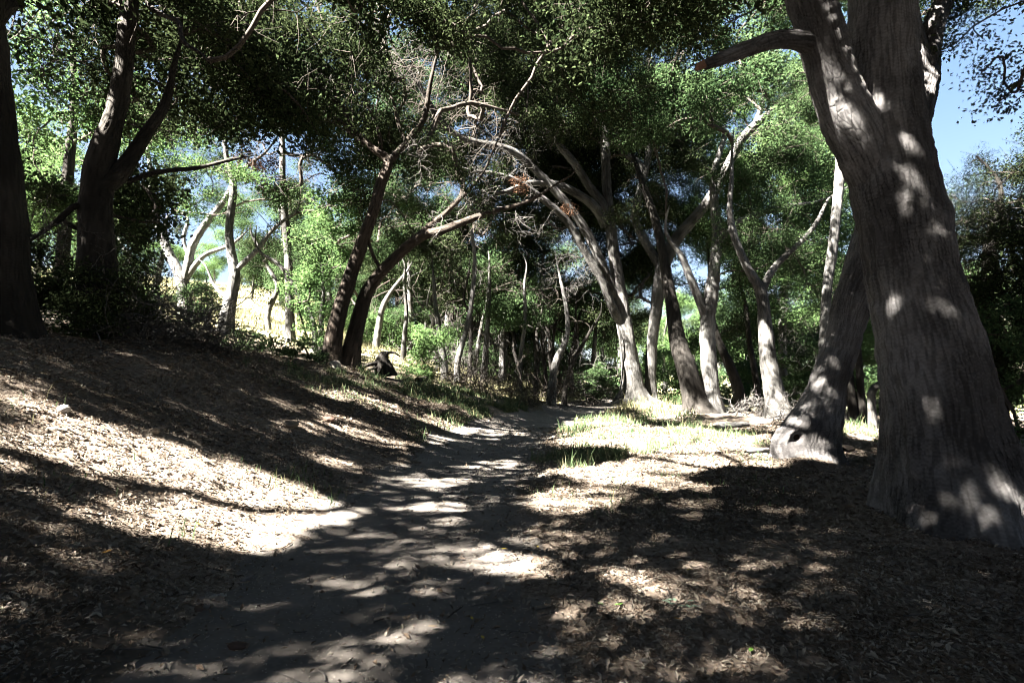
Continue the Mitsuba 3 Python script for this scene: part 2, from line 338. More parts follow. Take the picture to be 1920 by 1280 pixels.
TRUNKS = {'edge': (-6.6, 5.5), 'black': (-6.5, 11), 'great': (3.2, 4.0), 'fork': (-3.4, 15), 'bow': (-2.5, 14.8), 'twin': (5, 24), 'upright': (7.2, 20), 'dapple': (7.6, 17), 'slender': (9.2, 16.3), 'sunlit': (12.4, 26), 'sunny': (-12.5, 17.5), 'tall': (-8.7, 22), 'dark': (6, 22),
          'slim': (-1.7, 22), 'stout': (-2.9, 22.5), 'elbow': (1.7, 22), 'grey': (-1.2, 26), 'streak': (.5, 26), 'far_a': (-.6, 30), 'far_b': (1.3, 30), 'far_c': (4.2, 30)}
_small = np.array([k in ('slim', 'stout', 'elbow', 'grey', 'streak', 'far_a', 'far_b', 'far_c') for k in TRUNKS])
_owner = np.array(list(TRUNKS))[np.argmin(np.linalg.norm(FILL[:, None, :2] - np.array(list(TRUNKS.values()))[None], axis=2) + 50 * _small * (FILL[:, 2:] > 5), axis=1)]
_roofer = np.array(['edge', 'black', 'great', 'fork'])[np.argmin(np.linalg.norm(ROOF[:, None, :2] - np.array([TRUNKS[k] for k in ('edge', 'black', 'great', 'fork')])[None], axis=2), axis=1)]


def share(name):
    """The clumps of the roof and of the closed wood that this tree carries."""
    return np.vstack([ROOF[_roofer == name], FILL[_owner == name]])


# ------------------------------------------------------------------ mesh helpers
class Soup:
    """Collects vertices, triangles and uv of many pieces for one mesh."""

    def __init__(self):
        self.v, self.f, self.u, self.n = [], [], [], 0

    def add(self, v, f, u=None):
        self.v.append(v)
        self.f.append(np.asarray(f) + self.n)
        self.u.append(np.zeros((len(v), 2)) if u is None else u)
        self.n += len(v)

    def shape(self, material, smooth=True):
        v, f, u = np.vstack(self.v), np.vstack(self.f), np.vstack(self.u)
        return mikit.ply((v, f), material, smooth=smooth, uv=u)


def spline(P, R, step):
    """A smooth curve through the points P with radii R, sampled about every step metres."""
    P, R = np.asarray(P, float), np.asarray(R, float)
    s = np.concatenate([[0], np.cumsum(np.linalg.norm(np.diff(P, axis=0), axis=1))])
    n = max(3, int(s[-1] / step) + 1)
    t = np.linspace(0, s[-1], n)
    from scipy.interpolate import PchipInterpolator, CubicSpline
    c = CubicSpline(s, P, bc_type='natural') if len(P) > 2 else PchipInterpolator(s, P)
    return c(t), PchipInterpolator(s, R)(t)


def tube(P, R, sides, bumps=0.0, fissure=0.0, flare=None, seed=0, cap=True):
    """A closed tapering tube along the points P. bumps: swellings as a share of the radius; fissure: depth of the bark's furrows in metres; flare: (height, amount, lobes) of the root buttresses."""
    t = unit(np.gradient(P, axis=0))
    a = np.zeros_like(P)
    ref = np.cross(t[0], [0, 1.0, 0.05])
    a[0] = unit(ref) if np.linalg.norm(ref) > .1 else np.array([1.0, 0, 0])
    for k in range(1, len(P)):
        w = a[k - 1] - t[k] * (a[k - 1] @ t[k])
        a[k] = unit(w)
    b = np.cross(t, a)
    s = np.concatenate([[0], np.cumsum(np.linalg.norm(np.diff(P, axis=0), axis=1))])
    ang = np.linspace(0, 2 * np.pi, sides + 1) + np.pi * 1.5
    ca, sa = np.cos(ang), np.sin(ang)
    rad = np.repeat(R[:, None], sides + 1, 1)
    q = np.stack([ca[None] * R[:, None], sa[None] * R[:, None], np.repeat(s[:, None], sides + 1, 1)], -1)
    if flare:
        h, amount, lobes = flare
        k = np.exp(-s / h)[:, None]
        lobe = .5 + .5 * np.cos(lobes * ang + seed + 1.3 * np.sin(ang * 2 + seed))[None]
        rad = rad * (1 + amount * k * (.35 + lobe) + .05 * np.exp(-s / (h * 5))[:, None] * (lobe - .5))
    if bumps:
        rad = rad * (1 + bumps * (meshkit.fbm(q * [1.1 / R.mean() * .8, 1.1 / R.mean() * .8, .55 / R.mean()], 3, seed) - .5) * 2)
    if fissure:
        rad = rad - fissure * (1.3 * (meshkit.fbm(q * [15, 15, 2.2], 2, seed + 5) - .5) + .5 * (meshkit.noise(q * [5, 5, 18], seed + 9) - .5) + .5 * (meshkit.noise(q * [30, 30, 9], seed + 3) - .5))
    v = P[:, None] + rad[..., None] * (ca[None, :, None] * a[:, None] + sa[None, :, None] * b[:, None])
    uv = np.stack([np.broadcast_to(ang[None] * np.median(R), rad.shape), np.repeat(s[:, None], sides + 1, 1)], -1)
    n, m = rad.shape
    i = np.arange(n * m).reshape(n, m)
    f = np.stack([i[:-1, :-1], i[:-1, 1:], i[1:, 1:], i[1:, :-1]], -1).reshape(-1, 4)
    f = np.vstack([f[:, [0, 1, 2]], f[:, [0, 2, 3]]])
    v, uv = v.reshape(-1, 3), uv.reshape(-1, 2)
    if cap:
        v, uv = np.vstack([v, P[-1:] + t[-1:] * R[-1] * .3]), np.vstack([uv, uv[-1:]])
        e = i[-1]
        f = np.vstack([f, np.stack([e[:-1], e[1:], np.full(m - 1, n * m)], 1)])
    return v, f, uv


def leaf_quads(pos, nrm, size, rng, slim=.52, fold=.12):
    """One folded pointed blade per position."""
    n = unit(nrm)
    t = unit(np.cross(n, unit(rng.normal(size=pos.shape))))
    b = np.cross(n, t)
    L = (size * rng.uniform(.65, 1.3, len(pos)))[:, None]
    w, k = L * slim * .5, L * fold
    v = np.stack([pos - t * L * .5, pos + b * w + n * k, pos + t * L * .5, pos - b * w + n * k], 1).reshape(-1, 3)
    i = np.arange(len(pos))[:, None] * 4
    return v, np.vstack([i + [0, 1, 2], i + [0, 2, 3]])


def foliage(centers, radii, per, size, rng, flat=.55, up=.55, carve=True, squash=.65):
    """Leaf positions and normals in puffs round the centers."""
    n = len(centers) * per
    k = np.repeat(np.arange(len(centers)), per)
    d = unit(rng.normal(size=(n, 3)))
    r = rng.uniform(0, 1, n) ** .45
    lump = 1 + .35 * (meshkit.noise(d * 2.1 + k[:, None] * 7.7, 4) - .5) * 2
    p = centers[k] + d * (radii[k] * r * lump)[:, None] * [1, 1, squash]
    nrm = d * .5 + [0, 0, up] + rng.normal(size=(n, 3)) * flat
    if carve:
        keep = ~sunlit_gap(p) | (rng.uniform(size=n) < .025)
        p, nrm = p[keep], nrm[keep]
    return p, nrm


PROTO = {}


def leafy(material, size, n, seed, flat=.7, up=.35):
    """A shared spray of n leaves about one metre in radius, named for use by instances."""
    k = (material, round(size, 4), n, seed)
    if k not in PROTO:
        rng = np.random.default_rng(1000 + seed)
        sub = unit(rng.normal(size=(9, 3))) * rng.uniform(.25, .8, (9, 1)) * [1, 1, .7]
        c = sub[rng.integers(9, size=n)]
        p = c + unit(rng.normal(size=(n, 3))) * (rng.uniform(size=(n, 1)) ** .4) * .46 * [1, 1, .75]
        nrm = unit(p) * .3 + [0, 0, up] + rng.normal(size=(n, 3)) * flat
        name = f'leaf_spray_{len(PROTO)}'
        scene[name] = {'type': 'shapegroup', 'leaves': mikit.ply(leaf_quads(p, nrm, size, rng), material)}
        PROTO[k] = name
    return PROTO[k]


def leaf_out(key, pts, rad, material, size, n, rng, carve=True, flat=.7, up=.35, count=0):
    """Gives every clump of a tree its leaves: a shared spray, or leaves of its own where an opening's edge runs through it."""
    probe = unit(np.random.default_rng(3).normal(size=(14, 3)))
    probe = np.vstack([probe, probe * .5, [[0, 0, 0]]])
    hit = np.zeros((len(pts), len(probe)), bool)
    if carve:
        q = pts[:, None] + probe[None] * rad[:, None, None]
        hit = sunlit_gap(q.reshape(-1, 3)).reshape(hit.shape)
    some, most = hit.any(1), hit.mean(1) > .85
    for c, r in zip(BEAM_C, BEAM_R) if carve else ():
        d = pts - c
        along = d @ SUN
        off = np.sqrt(((d - along[:, None] * SUN) ** 2).sum(1))
        some |= (along > 0) & (off < r * 1.5 + rad * 1.25)
        most |= (along > 0) & (off < r * .9 + rad * .25) & (pts[:, 1] > 15)
    far = pts[:, 1] > 15                       # far off, whole clumps make up an opening
    most |= far & (hit.mean(1) > .45)
    some = np.where(far, most, some)
    for c, r in zip(pts[~some], rad[~some]):
        m = T().translate(c.tolist()).rotate([0, 0, 1], float(rng.uniform(0, 360))).rotate([1, 0, 0], float(rng.uniform(-22, 22))).scale([float(r), float(r), float(r) * .85])
        put(f'{key}__{count:03d}', {'type': 'instance', 'group': {'type': 'ref', 'id': leafy(material, size, n, int(rng.integers(4)), flat, up)}, 'to_world': m})
        count += 1
    own = some & ~most
    if own.any():
        c, r = pts[own], rad[own]
        p, nr = foliage(c, r, int(n * .62), size, rng, flat, up)
        if len(p):
            put(f'{key}__{count:03d}', mikit.ply(leaf_quads(p, nr, size * 1.25, rng), material))
    labels[key] = {'kind': 'stuff'}
    return count + 1


def put(key, shape):
    scene[key] = shape


USED = {}


def name_of(kind):
    k = USED.get(kind, 0)
    USED[kind] = k + 1
    return kind if k == 0 else f'{kind}_{k:03d}'


def tag(key, label, category, group=None, kind=None):
    labels[key] = {'label': label, 'category': category}
    if group:
        labels[key]['group'] = group
    if kind:
        labels[key]['kind'] = kind


def px_line(points):
    """[(px, py, metres ahead, width in the photograph)] -> points and radii in metres."""
    P = np.array([at(a, b, c) for a, b, c, _ in points])
    return P, np.array([w * c / F / 2 for _, _, c, w in points])


def down_to_ground(P, R, sink=.25):
    z = float(height(P[0, 0], P[0, 1]))
    P = P.copy()
    P[0, 2] = z - sink
    return P, R


def crown_points(blobs, spacing, rng):
    """Clump centers spread through ellipsoids given as (px, py, metres ahead, half width, half height in the photograph, half depth in metres)."""
    out = []
    for px, py, y, rx, ry, rz in blobs:
        c, a, b = at(px, py, y), rx * y / F, ry * y / F
        n = max(3, int(4.19 * a * b * rz / spacing ** 3))
        d = unit(rng.normal(size=(n, 3))) * rng.uniform(.25, 1, (n, 1)) ** .5
        out.append(c + d * [a, rz, b])
    return np.vstack(out)


def world_points(blobs, spacing, rng):
    """The same with ellipsoids in metres: (x, y, z, half width, half depth, half height)."""
    out = []
    for x, y, z, a, c, b in blobs:
        n = max(3, int(4.19 * a * b * c / spacing ** 3))
        d = unit(rng.normal(size=(n, 3))) * rng.uniform(.25, 1, (n, 1)) ** .5
        out.append(np.array([x, y, z]) + d * [a, c, b])
    return np.vstack(out)


def grow(skeleton, clumps, rng, tip=.007, cap=.07, sag=.12):
    """Boughs from the nearest point of the skeleton to each clump, nearest clump first; their radii follow from how many clumps each carries."""
    nodes, parent = [p for p, _ in skeleton], [-1] * len(skeleton)
    lim = [r for _, r in skeleton]
    order = np.argsort([min(np.sum((c - np.array(nodes)) ** 2, 1)) for c in clumps])
    arr = np.zeros((len(nodes) + 9 * len(clumps), 3))
    arr[:len(nodes)] = nodes
    n, paths = len(nodes), []
    way = np.zeros_like(arr)
    way[:n] = unit(np.vstack([np.diff(arr[:n], axis=0), [[0, 0, 0]]])) * (np.linalg.norm(np.vstack([np.diff(arr[:n], axis=0), [[0, 0, 0]]]), axis=1, keepdims=True) < .8)
    for c in clumps[order]:
        to = c - arr[:n]
        d = np.linalg.norm(to, axis=1)
        d = d * (1 + .7 * np.clip(.25 - (to * way[:n]).sum(1) / (d + 1e-9), 0, 1.25)) + .9 * np.clip(arr[:n, 2] - c[2], 0, 9)
        k = int(np.argmin(d))
        a = arr[k]
        L = np.linalg.norm(c - a)
        m = max(3, min(8, int(L / .3) + 1))
        u = np.linspace(0, 1, m + 1)[1:, None]
        t0 = unit(way[k] * 1.1 + unit(c - a) * .9 + rng.normal(size=3) * .15) * L * 1.1
        t1 = unit(c - a + rng.normal(size=3) * .3 * L + [0, 0, -.2 * L]) * L * .8
        q = (2 * u ** 3 - 3 * u ** 2 + 1) * a + (u ** 3 - 2 * u ** 2 + u) * t0 + (3 * u ** 2 - 2 * u ** 3) * c + (u ** 3 - u ** 2) * t1 + rng.normal(size=(m, 3)) * .02 * L * (1 - u)
        ids = []
        for x in q:
            arr[n] = x
            way[n] = unit(x - arr[ids[-1] if ids else k])
            parent.append(k if not ids else ids[-1])
            lim.append(cap)
            ids.append(n)
            n += 1
        paths.append([k, *ids])
    load = np.zeros(n)
    for p in paths:
        load[p[-1]] += 1
    for k in range(n - 1, -1, -1):
        if parent[k] >= 0:
            load[parent[k]] += load[k]
    r = np.minimum(tip * np.maximum(load, 1) ** .5, np.array(lim))
    return [(arr[p], np.concatenate([[r[p[1]]], r[p[1:]]])) for p in paths]


def twig_spray(soup, start, n, length, rng, droop=.35, r=.005, kids=3):
    """Crooked bare twigs from a point."""
    todo = [(np.asarray(start, float), unit(rng.normal(size=3) * [1, 1, .6] - [0, 0, droop]), length, r, 0) for _ in range(n)]
    while todo:
        p, d, L, r0, lev = todo.pop()
        m = 4 if lev == 0 else 3
        q = [p]
        for _ in range(m):
            d = unit(d + rng.normal(size=3) * .38 - [0, 0, droop * .12])
            q.append(q[-1] + d * L / m)
            if lev < 2 and rng.uniform() < .8 / (1 + lev):
                for _ in range(1 + (rng.uniform() < .4)):
                    todo.append((q[-1], unit(d + rng.normal(size=3) * .7), L * .5, r0 * .6, lev + 1))
        q = np.array(q)
        soup.add(*tube(q, np.linspace(r0, r0 * .35, len(q)), 3, cap=False))


def oak(kind, label, category, stems, crown, rng_seed, leaf='leaf_mid', trunk_bark='bark_grey', spacing=.75, clump=.62, per=230, size=.075, sides=14, step=.12, group=None, flare=(.35, .5, 5), fissure=0.0,
        bumps=.10, dead=(), main=1, world=(), dry=(), twigs=True, tip=.007, carve=True, extra=None):
    """A tree: stems[0] is the trunk, the others limbs (points seen in the photograph with their distance and width); crown gives its foliage."""
    rng = np.random.default_rng(rng_seed)
    key = name_of(kind)
    tag(key, label, category, group)
    skeleton = []
    for k, pts in enumerate(stems):
        P, R = px_line(pts)
        if k < main:
            P, R = down_to_ground(P, R)
        ext = max(.5, 20 * R[-1])                  # stems thin out into the crown
        d = unit(P[-1] - P[-2])
        P = np.vstack([P, P[-1] + d * ext * .5 + rng.normal(size=3) * ext * .05, P[-1] + unit(d + [0, 0, .25]) * ext + rng.normal(size=3) * ext * .12])
        R = np.concatenate([R, [R[-1] * .6, R[-1] * .2]])
        P, R = spline(P, R, step)
        sd = max(7, int(sides * min(1, R.max() / .12)))
        v, f, u = tube(P, R, sd, bumps, fissure, flare if k < main else None, rng_seed + k)
        s = Soup()
        s.add(v, f, u)
        put(f'{key}__trunk' + ('' if k == 0 else f'_{k:03d}') if k < main else f'{key}__limb' + ('' if k == main else f'_{k - main:03d}'), s.shape(trunk_bark))
        q, r = spline(P, R, .35)
        cut = int(len(q) * (.45 if k == 0 else .2)) if len(stems) > 1 else int(len(q) * .4)
        skeleton += list(zip(q[cut:], r[cut:] * .7))
    pts = []
    if crown:
        pts.append(crown_points(crown, spacing, rng))
    if world:
        pts.append(world_points(world, spacing, rng))
    if not pts:
        return key
    pts = np.vstack(pts)
    rad = clump * rng.uniform(.65, 1.35, len(pts))
    if carve:                                  # no clump in the middle of an opening
        mid = sunlit_gap(pts)
        pts = pts[~mid | (rng.uniform(size=len(pts)) < .3)]
        rad = clump * rng.uniform(.65, 1.35, len(pts))
    more = np.zeros((0, 3)) if extra is None else extra
    if len(more):
        mid = sunlit_gap(more)
        more = more[~mid | (rng.uniform(size=len(more)) < .3)]
    if not len(pts):
        pts, rad = np.array([skeleton[-1][0]]), np.array([clump])
    boughs = grow(skeleton, np.vstack([pts, more]), rng, tip)
    s = Soup()
    for P, R in boughs:
        s.add(*tube(P, R, 5 if R.max() > .02 else 4, cap=False))
    if twigs:
        for c, r in zip(np.vstack([pts, more]), np.concatenate([rad, np.full(len(more), .8)])):
            for _ in range(4):
                d = unit(rng.normal(size=3) - [0, 0, .25]) * r * 1.05
                s.add(*tube(np.array([c, c + d * .5 + rng.normal(size=3) * .05, c + d]), np.array([.007, .005, .003]) * max(1, size / .07), 3, cap=False))
    put(f'{key}__boughs', s.shape('twig_bark'))
    labels[f'{key}__boughs'] = {'kind': 'stuff'}
    at_ = leaf_out(f'{key}__crown', pts, rad, leaf, size, per, rng, carve)
    if len(more):
        leaf_out(f'{key}__crown', more, .92 * rng.uniform(.75, 1.25, len(more)), leaf, .115, 390, rng, carve, count=at_)
    if dry:
        c = crown_points(dry, .5, rng)
        p, n = foliage(c, np.full(len(c), .35), 90, size, rng, carve=False)
        put(f'{key}__dry_leaves', mikit.ply(leaf_quads(p, n, size, rng), 'leaf_dry'))
        labels[f'{key}__dry_leaves'] = {'label': 'withered red brown leaves', 'kind': 'stuff'}
    if dead:
        s = Soup()
        for px, py, y, spread, count, L in dead:
            for _ in range(count):
                a, b = rng.normal(size=2) * spread
                twig_spray(s, at(px + a, py + b, y + rng.normal() * .5), 2, L * rng.uniform(.6, 1.3), rng, r=.0062)
        put(f'{key}__dead_twigs', s.shape('twig_dead'))
        labels[f'{key}__dead_twigs'] = {'label': 'bare grey dead twigs', 'kind': 'stuff'}
    return key


# ------------------------------------------------------------------ the great oak beside the path
A_MAIN = [(1797, 1010, 5.35, 262), (1789, 940, 5.35, 232), (1776, 850, 5.35, 204), (1763, 760, 5.35, 184), (1738, 640, 5.4, 168), (1703, 480, 5.45, 150), (1674, 330, 5.5, 146), (1656, 210, 5.55, 138), (1653, 100, 5.6, 121),
          (1654, 0, 5.65, 114), (1640, -200, 5.7, 104), (1600, -480, 5.8, 85), (1560, -800, 5.9, 60)]
A_LEFT = [(1640, 330, 5.5, 90), (1600, 240, 5.42, 96), (1568, 165, 5.35, 88), (1548, 95, 5.25, 84), (1524, 10, 5.15, 86), (1490, -110, 5.0, 80), (1400, -330, 4.8, 66), (1250, -600, 4.6, 46)]
A_STUB = [(1535, 85, 5.25, 46), (1490, 74, 5.1, 36), (1450, 76, 5.0, 32), (1400, 92, 4.95, 30), (1350, 111, 4.9, 25), (1322, 121, 4.88, 19)]
great = name_of('great_oak')
tag(great, 'massive grey oak with a forked trunk and a broken limb beside the path', 'tree')
skel = []
for k, (pts, nm) in enumerate(((A_MAIN, 'trunk'), (A_LEFT, 'limb'), (A_STUB, 'broken_limb'))):
    P, R = px_line(pts)
    if k == 0:
        P, R = down_to_ground(P, R, .3)
    P, R = spline(P, R, .022 if k < 2 else .03)
    s = Soup()
    v, f, u = tube(P, R, (150, 90, 36)[k], (.07, .10, .06)[k], (.030, .024, .010)[k], (.42, .26, 7) if k == 0 else None, 3 + k)
    s.add(v, f, u)
    if k == 0:                                 # knots and swellings, and the fold where the fork closes
        for c, r, h in ((at(1562, 150, 5.25), .16, .05), (at(1578, 185, 5.2), .10, -.05), (at(1553, 255, 5.3), .10, .05), (at(1700, 470, 5.0), .05, -.03), (at(1665, 300, 5.05), .07, -.03), (at(1780, 395, 5.2), .10, .03), (at(1720, 530, 5.0), .06, -.025),
                        (at(1760, 800, 4.9), .13, -.04), (at(1830, 930, 4.7), .25, .06), (at(1690, 960, 4.8), .2, .05)):
            d2 = ((v - c) ** 2).sum(1)
            out = v - P[np.clip(np.searchsorted(P[:, 2], v[:, 2]), 0, len(P) - 1)]
            v += unit(out) * (h * np.exp(-d2 / r ** 2))[:, None]
    put(f'{great}__{nm}', s.shape('bark_big'))
    q, r = spline(P[::20], R[::20], .5)
    if k < 2:
        skel += [(a, b * .7) for a, b in zip(q, r) if a[2] > 5.2]
labels[f'{great}__broken_limb'] = {'label': 'bare limb snapped off short, with a red brown end'}
end, e0 = px_line(A_STUB)
s = Soup()
s.add(*tube(np.array([end[-1] - [.012, 0, 0], end[-1] - [.05, 0, .02], end[-1] - [.085, 0, .045]]), np.array([.040, .036, .015]), 12, .2, .004))
put(f'{great}__broken_limb__torn_end', s.shape('broken_wood'))
rng = np.random.default_rng(50)
c1 = crown_points([(1860, 50, 7.5, 80, 60, .8), (1905, 170, 7.6, 30, 50, .5), (1850, 140, 8, 60, 30, .5), (1460, 10, 8.5, 60, 26, .8), (1370, 15, 9.5, 120, 26, 1.0)], .55, rng)
c2 = world_points([(4, 7, 9.2, 4.5, 3.5, 1.6), (7.5, 4, 9, 4, 4.5, 1.8), (2, 2, 9.5, 3.5, 4, 1.5)], .95, rng)
pts = np.vstack([c1, c2, share('great')])
s = Soup()
for P, R in grow(skel, pts, rng, .009, .10):
    s.add(*tube(P, R, 5, cap=False))
put(f'{great}__boughs', s.shape('twig_bark'))
labels[f'{great}__boughs'] = {'kind': 'stuff'}
leaf_out(f'{great}__crown', np.vstack([c2, share('great')]), .95 * rng.uniform(.8, 1.2, len(c2) + len(share('great'))), 'leaf_dark', .12, 350, rng)
p1, n1 = foliage(c1, np.full(len(c1), .42), 130, .06, rng)
va, fa = leaf_quads(p1, n1, .06, rng)
put(f'{great}__crown__999', mikit.ply((va, fa), 'leaf_dark'))

# ------------------------------------------------------------------ the leaning oak behind it, with a hollow burl at its foot
B = [(1516, 872, 8.6, 104), (1524, 815, 8.65, 92), (1540, 762, 8.7, 76), (1556, 710, 8.7, 63), (1576, 650, 8.75, 61), (1596, 580, 8.8, 64), (1622, 480, 8.9, 62), (1668, 345, 9.1, 60), (1714, 225, 9.2, 56), (1734, 140, 9.3, 50), (1742, 75, 9.3, 42),
     (1762, 20, 9.3, 34), (1790, -60, 9.3, 31), (1840, -260, 9.3, 24)]
B2 = [(1730, 150, 9.25, 34), (1722, 90, 9.2, 30), (1708, 20, 9.1, 27), (1690, -100, 9.0, 22), (1670, -260, 8.9, 16)]
lean = name_of('leaning_oak')
tag(lean, 'grey leaning oak with a hollow burl at its foot behind the great trunk', 'tree')
P, R = px_line(B)
P, R = down_to_ground(P, R, .25)
P, R = spline(P, R, .028)
v, f, u = tube(P, R, 110, .12, .034, (.22, .65, 6), 21)
c = at(1490, 826, 8.35)
hump = np.exp(-((v - (c + [-.06, .15, 0])) ** 2).sum(1) / .34 ** 2)
v = v + np.array([-.34, -.12, -.02]) * hump[:, None]
ray = unit(at(1493, 820, 8.3) - EYE)
w = v - EYE
k = int(np.argmin(np.linalg.norm(w - (w @ ray)[:, None] * ray, axis=1) + .3 * (w @ ray)))
hc = v[k]
side = np.cross(ray, [0, 0, 1.0])
qa, qb = (v - hc) @ unit(side), (v - hc) @ np.array([0, 0, 1.0])
qa, qb = .82 * qa - .57 * qb, .57 * qa + .82 * qb          # the hole is a slanting, ragged oval
rr = np.sqrt((qa * 1.35) ** 2 + (qb * .85) ** 2 + (.5 * ((v - hc) @ ray)) ** 2) * (.75 + .5 * meshkit.noise(v * 14, 3))
v = v + ray * (.24 * np.exp(-(rr / .068) ** 4) - .012 * np.exp(-((rr - .12) / .06) ** 2))[:, None]
s = Soup()
s.add(v, f, u)
put(f'{lean}__trunk', s.shape('bark_big'))
s = Soup()
ball = trimesh.creation.icosphere(3, 1.0)
s.add(ball.vertices * [.05, .03, .06] + hc + ray * .20, ball.faces)
put(f'{lean}__hollow', s.shape('hollow_wood'))
labels[f'{lean}__hollow'] = {'label': 'dark round hole in the burl'}
P2, R2 = px_line(B2)
P2, R2 = spline(P2, R2, .08)
s = Soup()
s.add(*tube(P2, R2, 24, .08, .006, None, 22))
put(f'{lean}__limb', s.shape('bark_big'))
rng = np.random.default_rng(51)
pts = np.vstack([world_points([(9, 11, 10.5, 4, 3, 1.8), (6, 9, 11, 3, 3, 1.5)], 1.0, rng), crown_points([(1760, 60, 9.4, 40, 30, .5), (1800, 20, 9.4, 40, 26, .5)], .5, rng)])
s = Soup()
for Pq, Rq in grow([(a, .05) for a in np.vstack([P[-40::4], P2[-12::3]])], pts, rng, .009):
    s.add(*tube(Pq, Rq, 5, cap=False))
put(f'{lean}__boughs', s.shape('twig_bark'))
labels[f'{lean}__boughs'] = {'kind': 'stuff'}
leaf_out(f'{lean}__crown', pts, np.full(len(pts), .6), 'leaf_dark', .11, 300, rng)

# ------------------------------------------------------------------ the twin stemmed oak where the path bends
oak('twin_stemmed_oak', 'wide spreading grey oak with twin stems and bare roots where the path bends', 'tree',
    [[(1189, 757, 24, 72), (1187, 735, 24, 48), (1183, 690, 24, 35), (1176, 640, 24, 30), (1167, 585, 24, 28), (1160, 540, 24, 27), (1152, 480, 24, 22), (1143, 410, 24, 20), (1137, 340, 24, 18), (1133, 240, 24, 16), (1129, 140, 24, 13), (1126, 40, 24, 9)],
     [(1217, 748, 24.3, 34), (1220, 700, 24.3, 20), (1223, 640, 24.3, 20), (1229, 590, 24.3, 22), (1237, 530, 24.3, 25), (1248, 485, 24.2, 27), (1275, 440, 24, 22), (1310, 400, 23.5, 20), (1345, 350, 23, 19), (1370, 300, 22.5, 17), (1400, 250, 22, 16), (1440, 215, 21.5, 14), (1490, 178, 21, 11)],
     [(1160, 565, 24, 20), (1140, 525, 23.8, 19), (1120, 475, 23.5, 18), (1065, 385, 23, 16), (1005, 320, 22.5, 15), (962, 285, 22, 15), (905, 270, 21.5, 14), (850, 250, 21, 13), (812, 207, 20.5, 12), (780, 150, 20, 9)],
     [(1165, 605, 24, 18), (1150, 580, 23.6, 17), (1128, 525, 23.2, 15), (1100, 478, 23, 15), (1067, 420, 22.6, 14), (1010, 367, 22, 12), (960, 335, 21.5, 10), (900, 322, 21, 7)],
     [(1137, 410, 24, 18), (1128, 380, 23.9, 17), (1107, 352, 23.8, 16), (1085, 318, 23.6, 15), (1042, 262, 23.4, 13), (1020, 220, 23.2, 11), (1000, 160, 23, 8)],
     [(1136, 425, 24, 20), (1120, 395, 23.8, 18), (1090, 368, 23.4, 17), (1055, 350, 23, 15), (1010, 342, 22.6, 13), (970, 350, 22, 9)],
     [(1138, 330, 24, 12), (1120, 235, 23.7, 11), (1085, 222, 23.4, 11), (1045, 222, 23, 9), (1015, 205, 22.8, 6)],
     [(1243, 510, 24.3, 18), (1225, 478, 24.4, 17), (1205, 445, 24.5, 16), (1192, 410, 24.6, 15), (1199, 360, 24.6, 14), (1210, 320, 24.6, 13), (1220, 250, 24.6, 12), (1221, 175, 24.6, 10), (1218, 90, 24.6, 7)],
     [(1211, 325, 24.6, 11), (1190, 300, 24.6, 11), (1165, 285, 24.5, 10), (1148, 250, 24.4, 7)],
     [(1216, 290, 24.6, 9), (1232, 265, 24.5, 9), (1248, 235, 24.4, 8), (1256, 205, 24.3, 5)],
     [(1412, 240, 21.9, 11), (1425, 210, 21.7, 11), (1436, 165, 21.5, 9), (1452, 120, 21.3, 6)]],
    [(1000, 110, 23, 170, 95, 2.6), (1150, 90, 24, 140, 100, 2.6), (1330, 130, 22.5, 110, 110, 2.4), (840, 150, 20.5, 110, 90, 2.0), (1240, 300, 24.8, 110, 60, 1.6), (1020, 270, 24, 80, 40, 1.2), (1430, 110, 21.5, 70, 60, 1.5), (1330, 300, 23.5, 60, 50, 1.2)],
    101, 'leaf_dark', 'bark_grey', spacing=1.05, clump=.85, per=330, size=.09, sides=22, step=.1, flare=(.45, .45, 5), fissure=.015, main=2,
    dead=[(985, 190, 21, 40, 30, .9), (920, 320, 20, 50, 26, .9), (1010, 60, 21, 30, 14, .9), (1170, 30, 22, 30, 8, .8), (880, 400, 19, 50, 14, .8), (770, 90, 19, 50, 16, .8)], extra=share('twin'), dry=[(975, 345, 21, 22, 16, .4), (1066, 395, 22.5, 10, 14, .25)], tip=.008)
D = 'twin_stemmed_oak'
for k, line in enumerate(([(1185, 752, 23.9, 26), (1165, 760, 23.6, 18), (1148, 770, 23.3, 12), (1138, 776, 23.2, 8)], [(1190, 756, 23.8, 24), (1180, 770, 23.5, 16), (1172, 778, 23.3, 10)], [(1205, 752, 24, 24), (1225, 764, 23.8, 15), (1245, 772, 23.6, 11), (1265, 776, 23.5, 6)],
                          [(1200, 756, 23.9, 20), (1212, 768, 23.6, 14), (1222, 778, 23.3, 8)])):
    P, R = px_line(line)
    P[:, 2] = np.maximum(P[:, 2], height(P[:, 0], P[:, 1]) + .02)
    P[-1, 2] = height(P[-1, 0], P[-1, 1]) - .05
    s = Soup()
    s.add(*tube(*spline(P, R, .1), 10, .2, 0, None, k))
    put(f'{D}__root' + ('' if k == 0 else f'_{k:03d}'), s.shape('bark_brown' if k == 1 else 'bark_grey'))

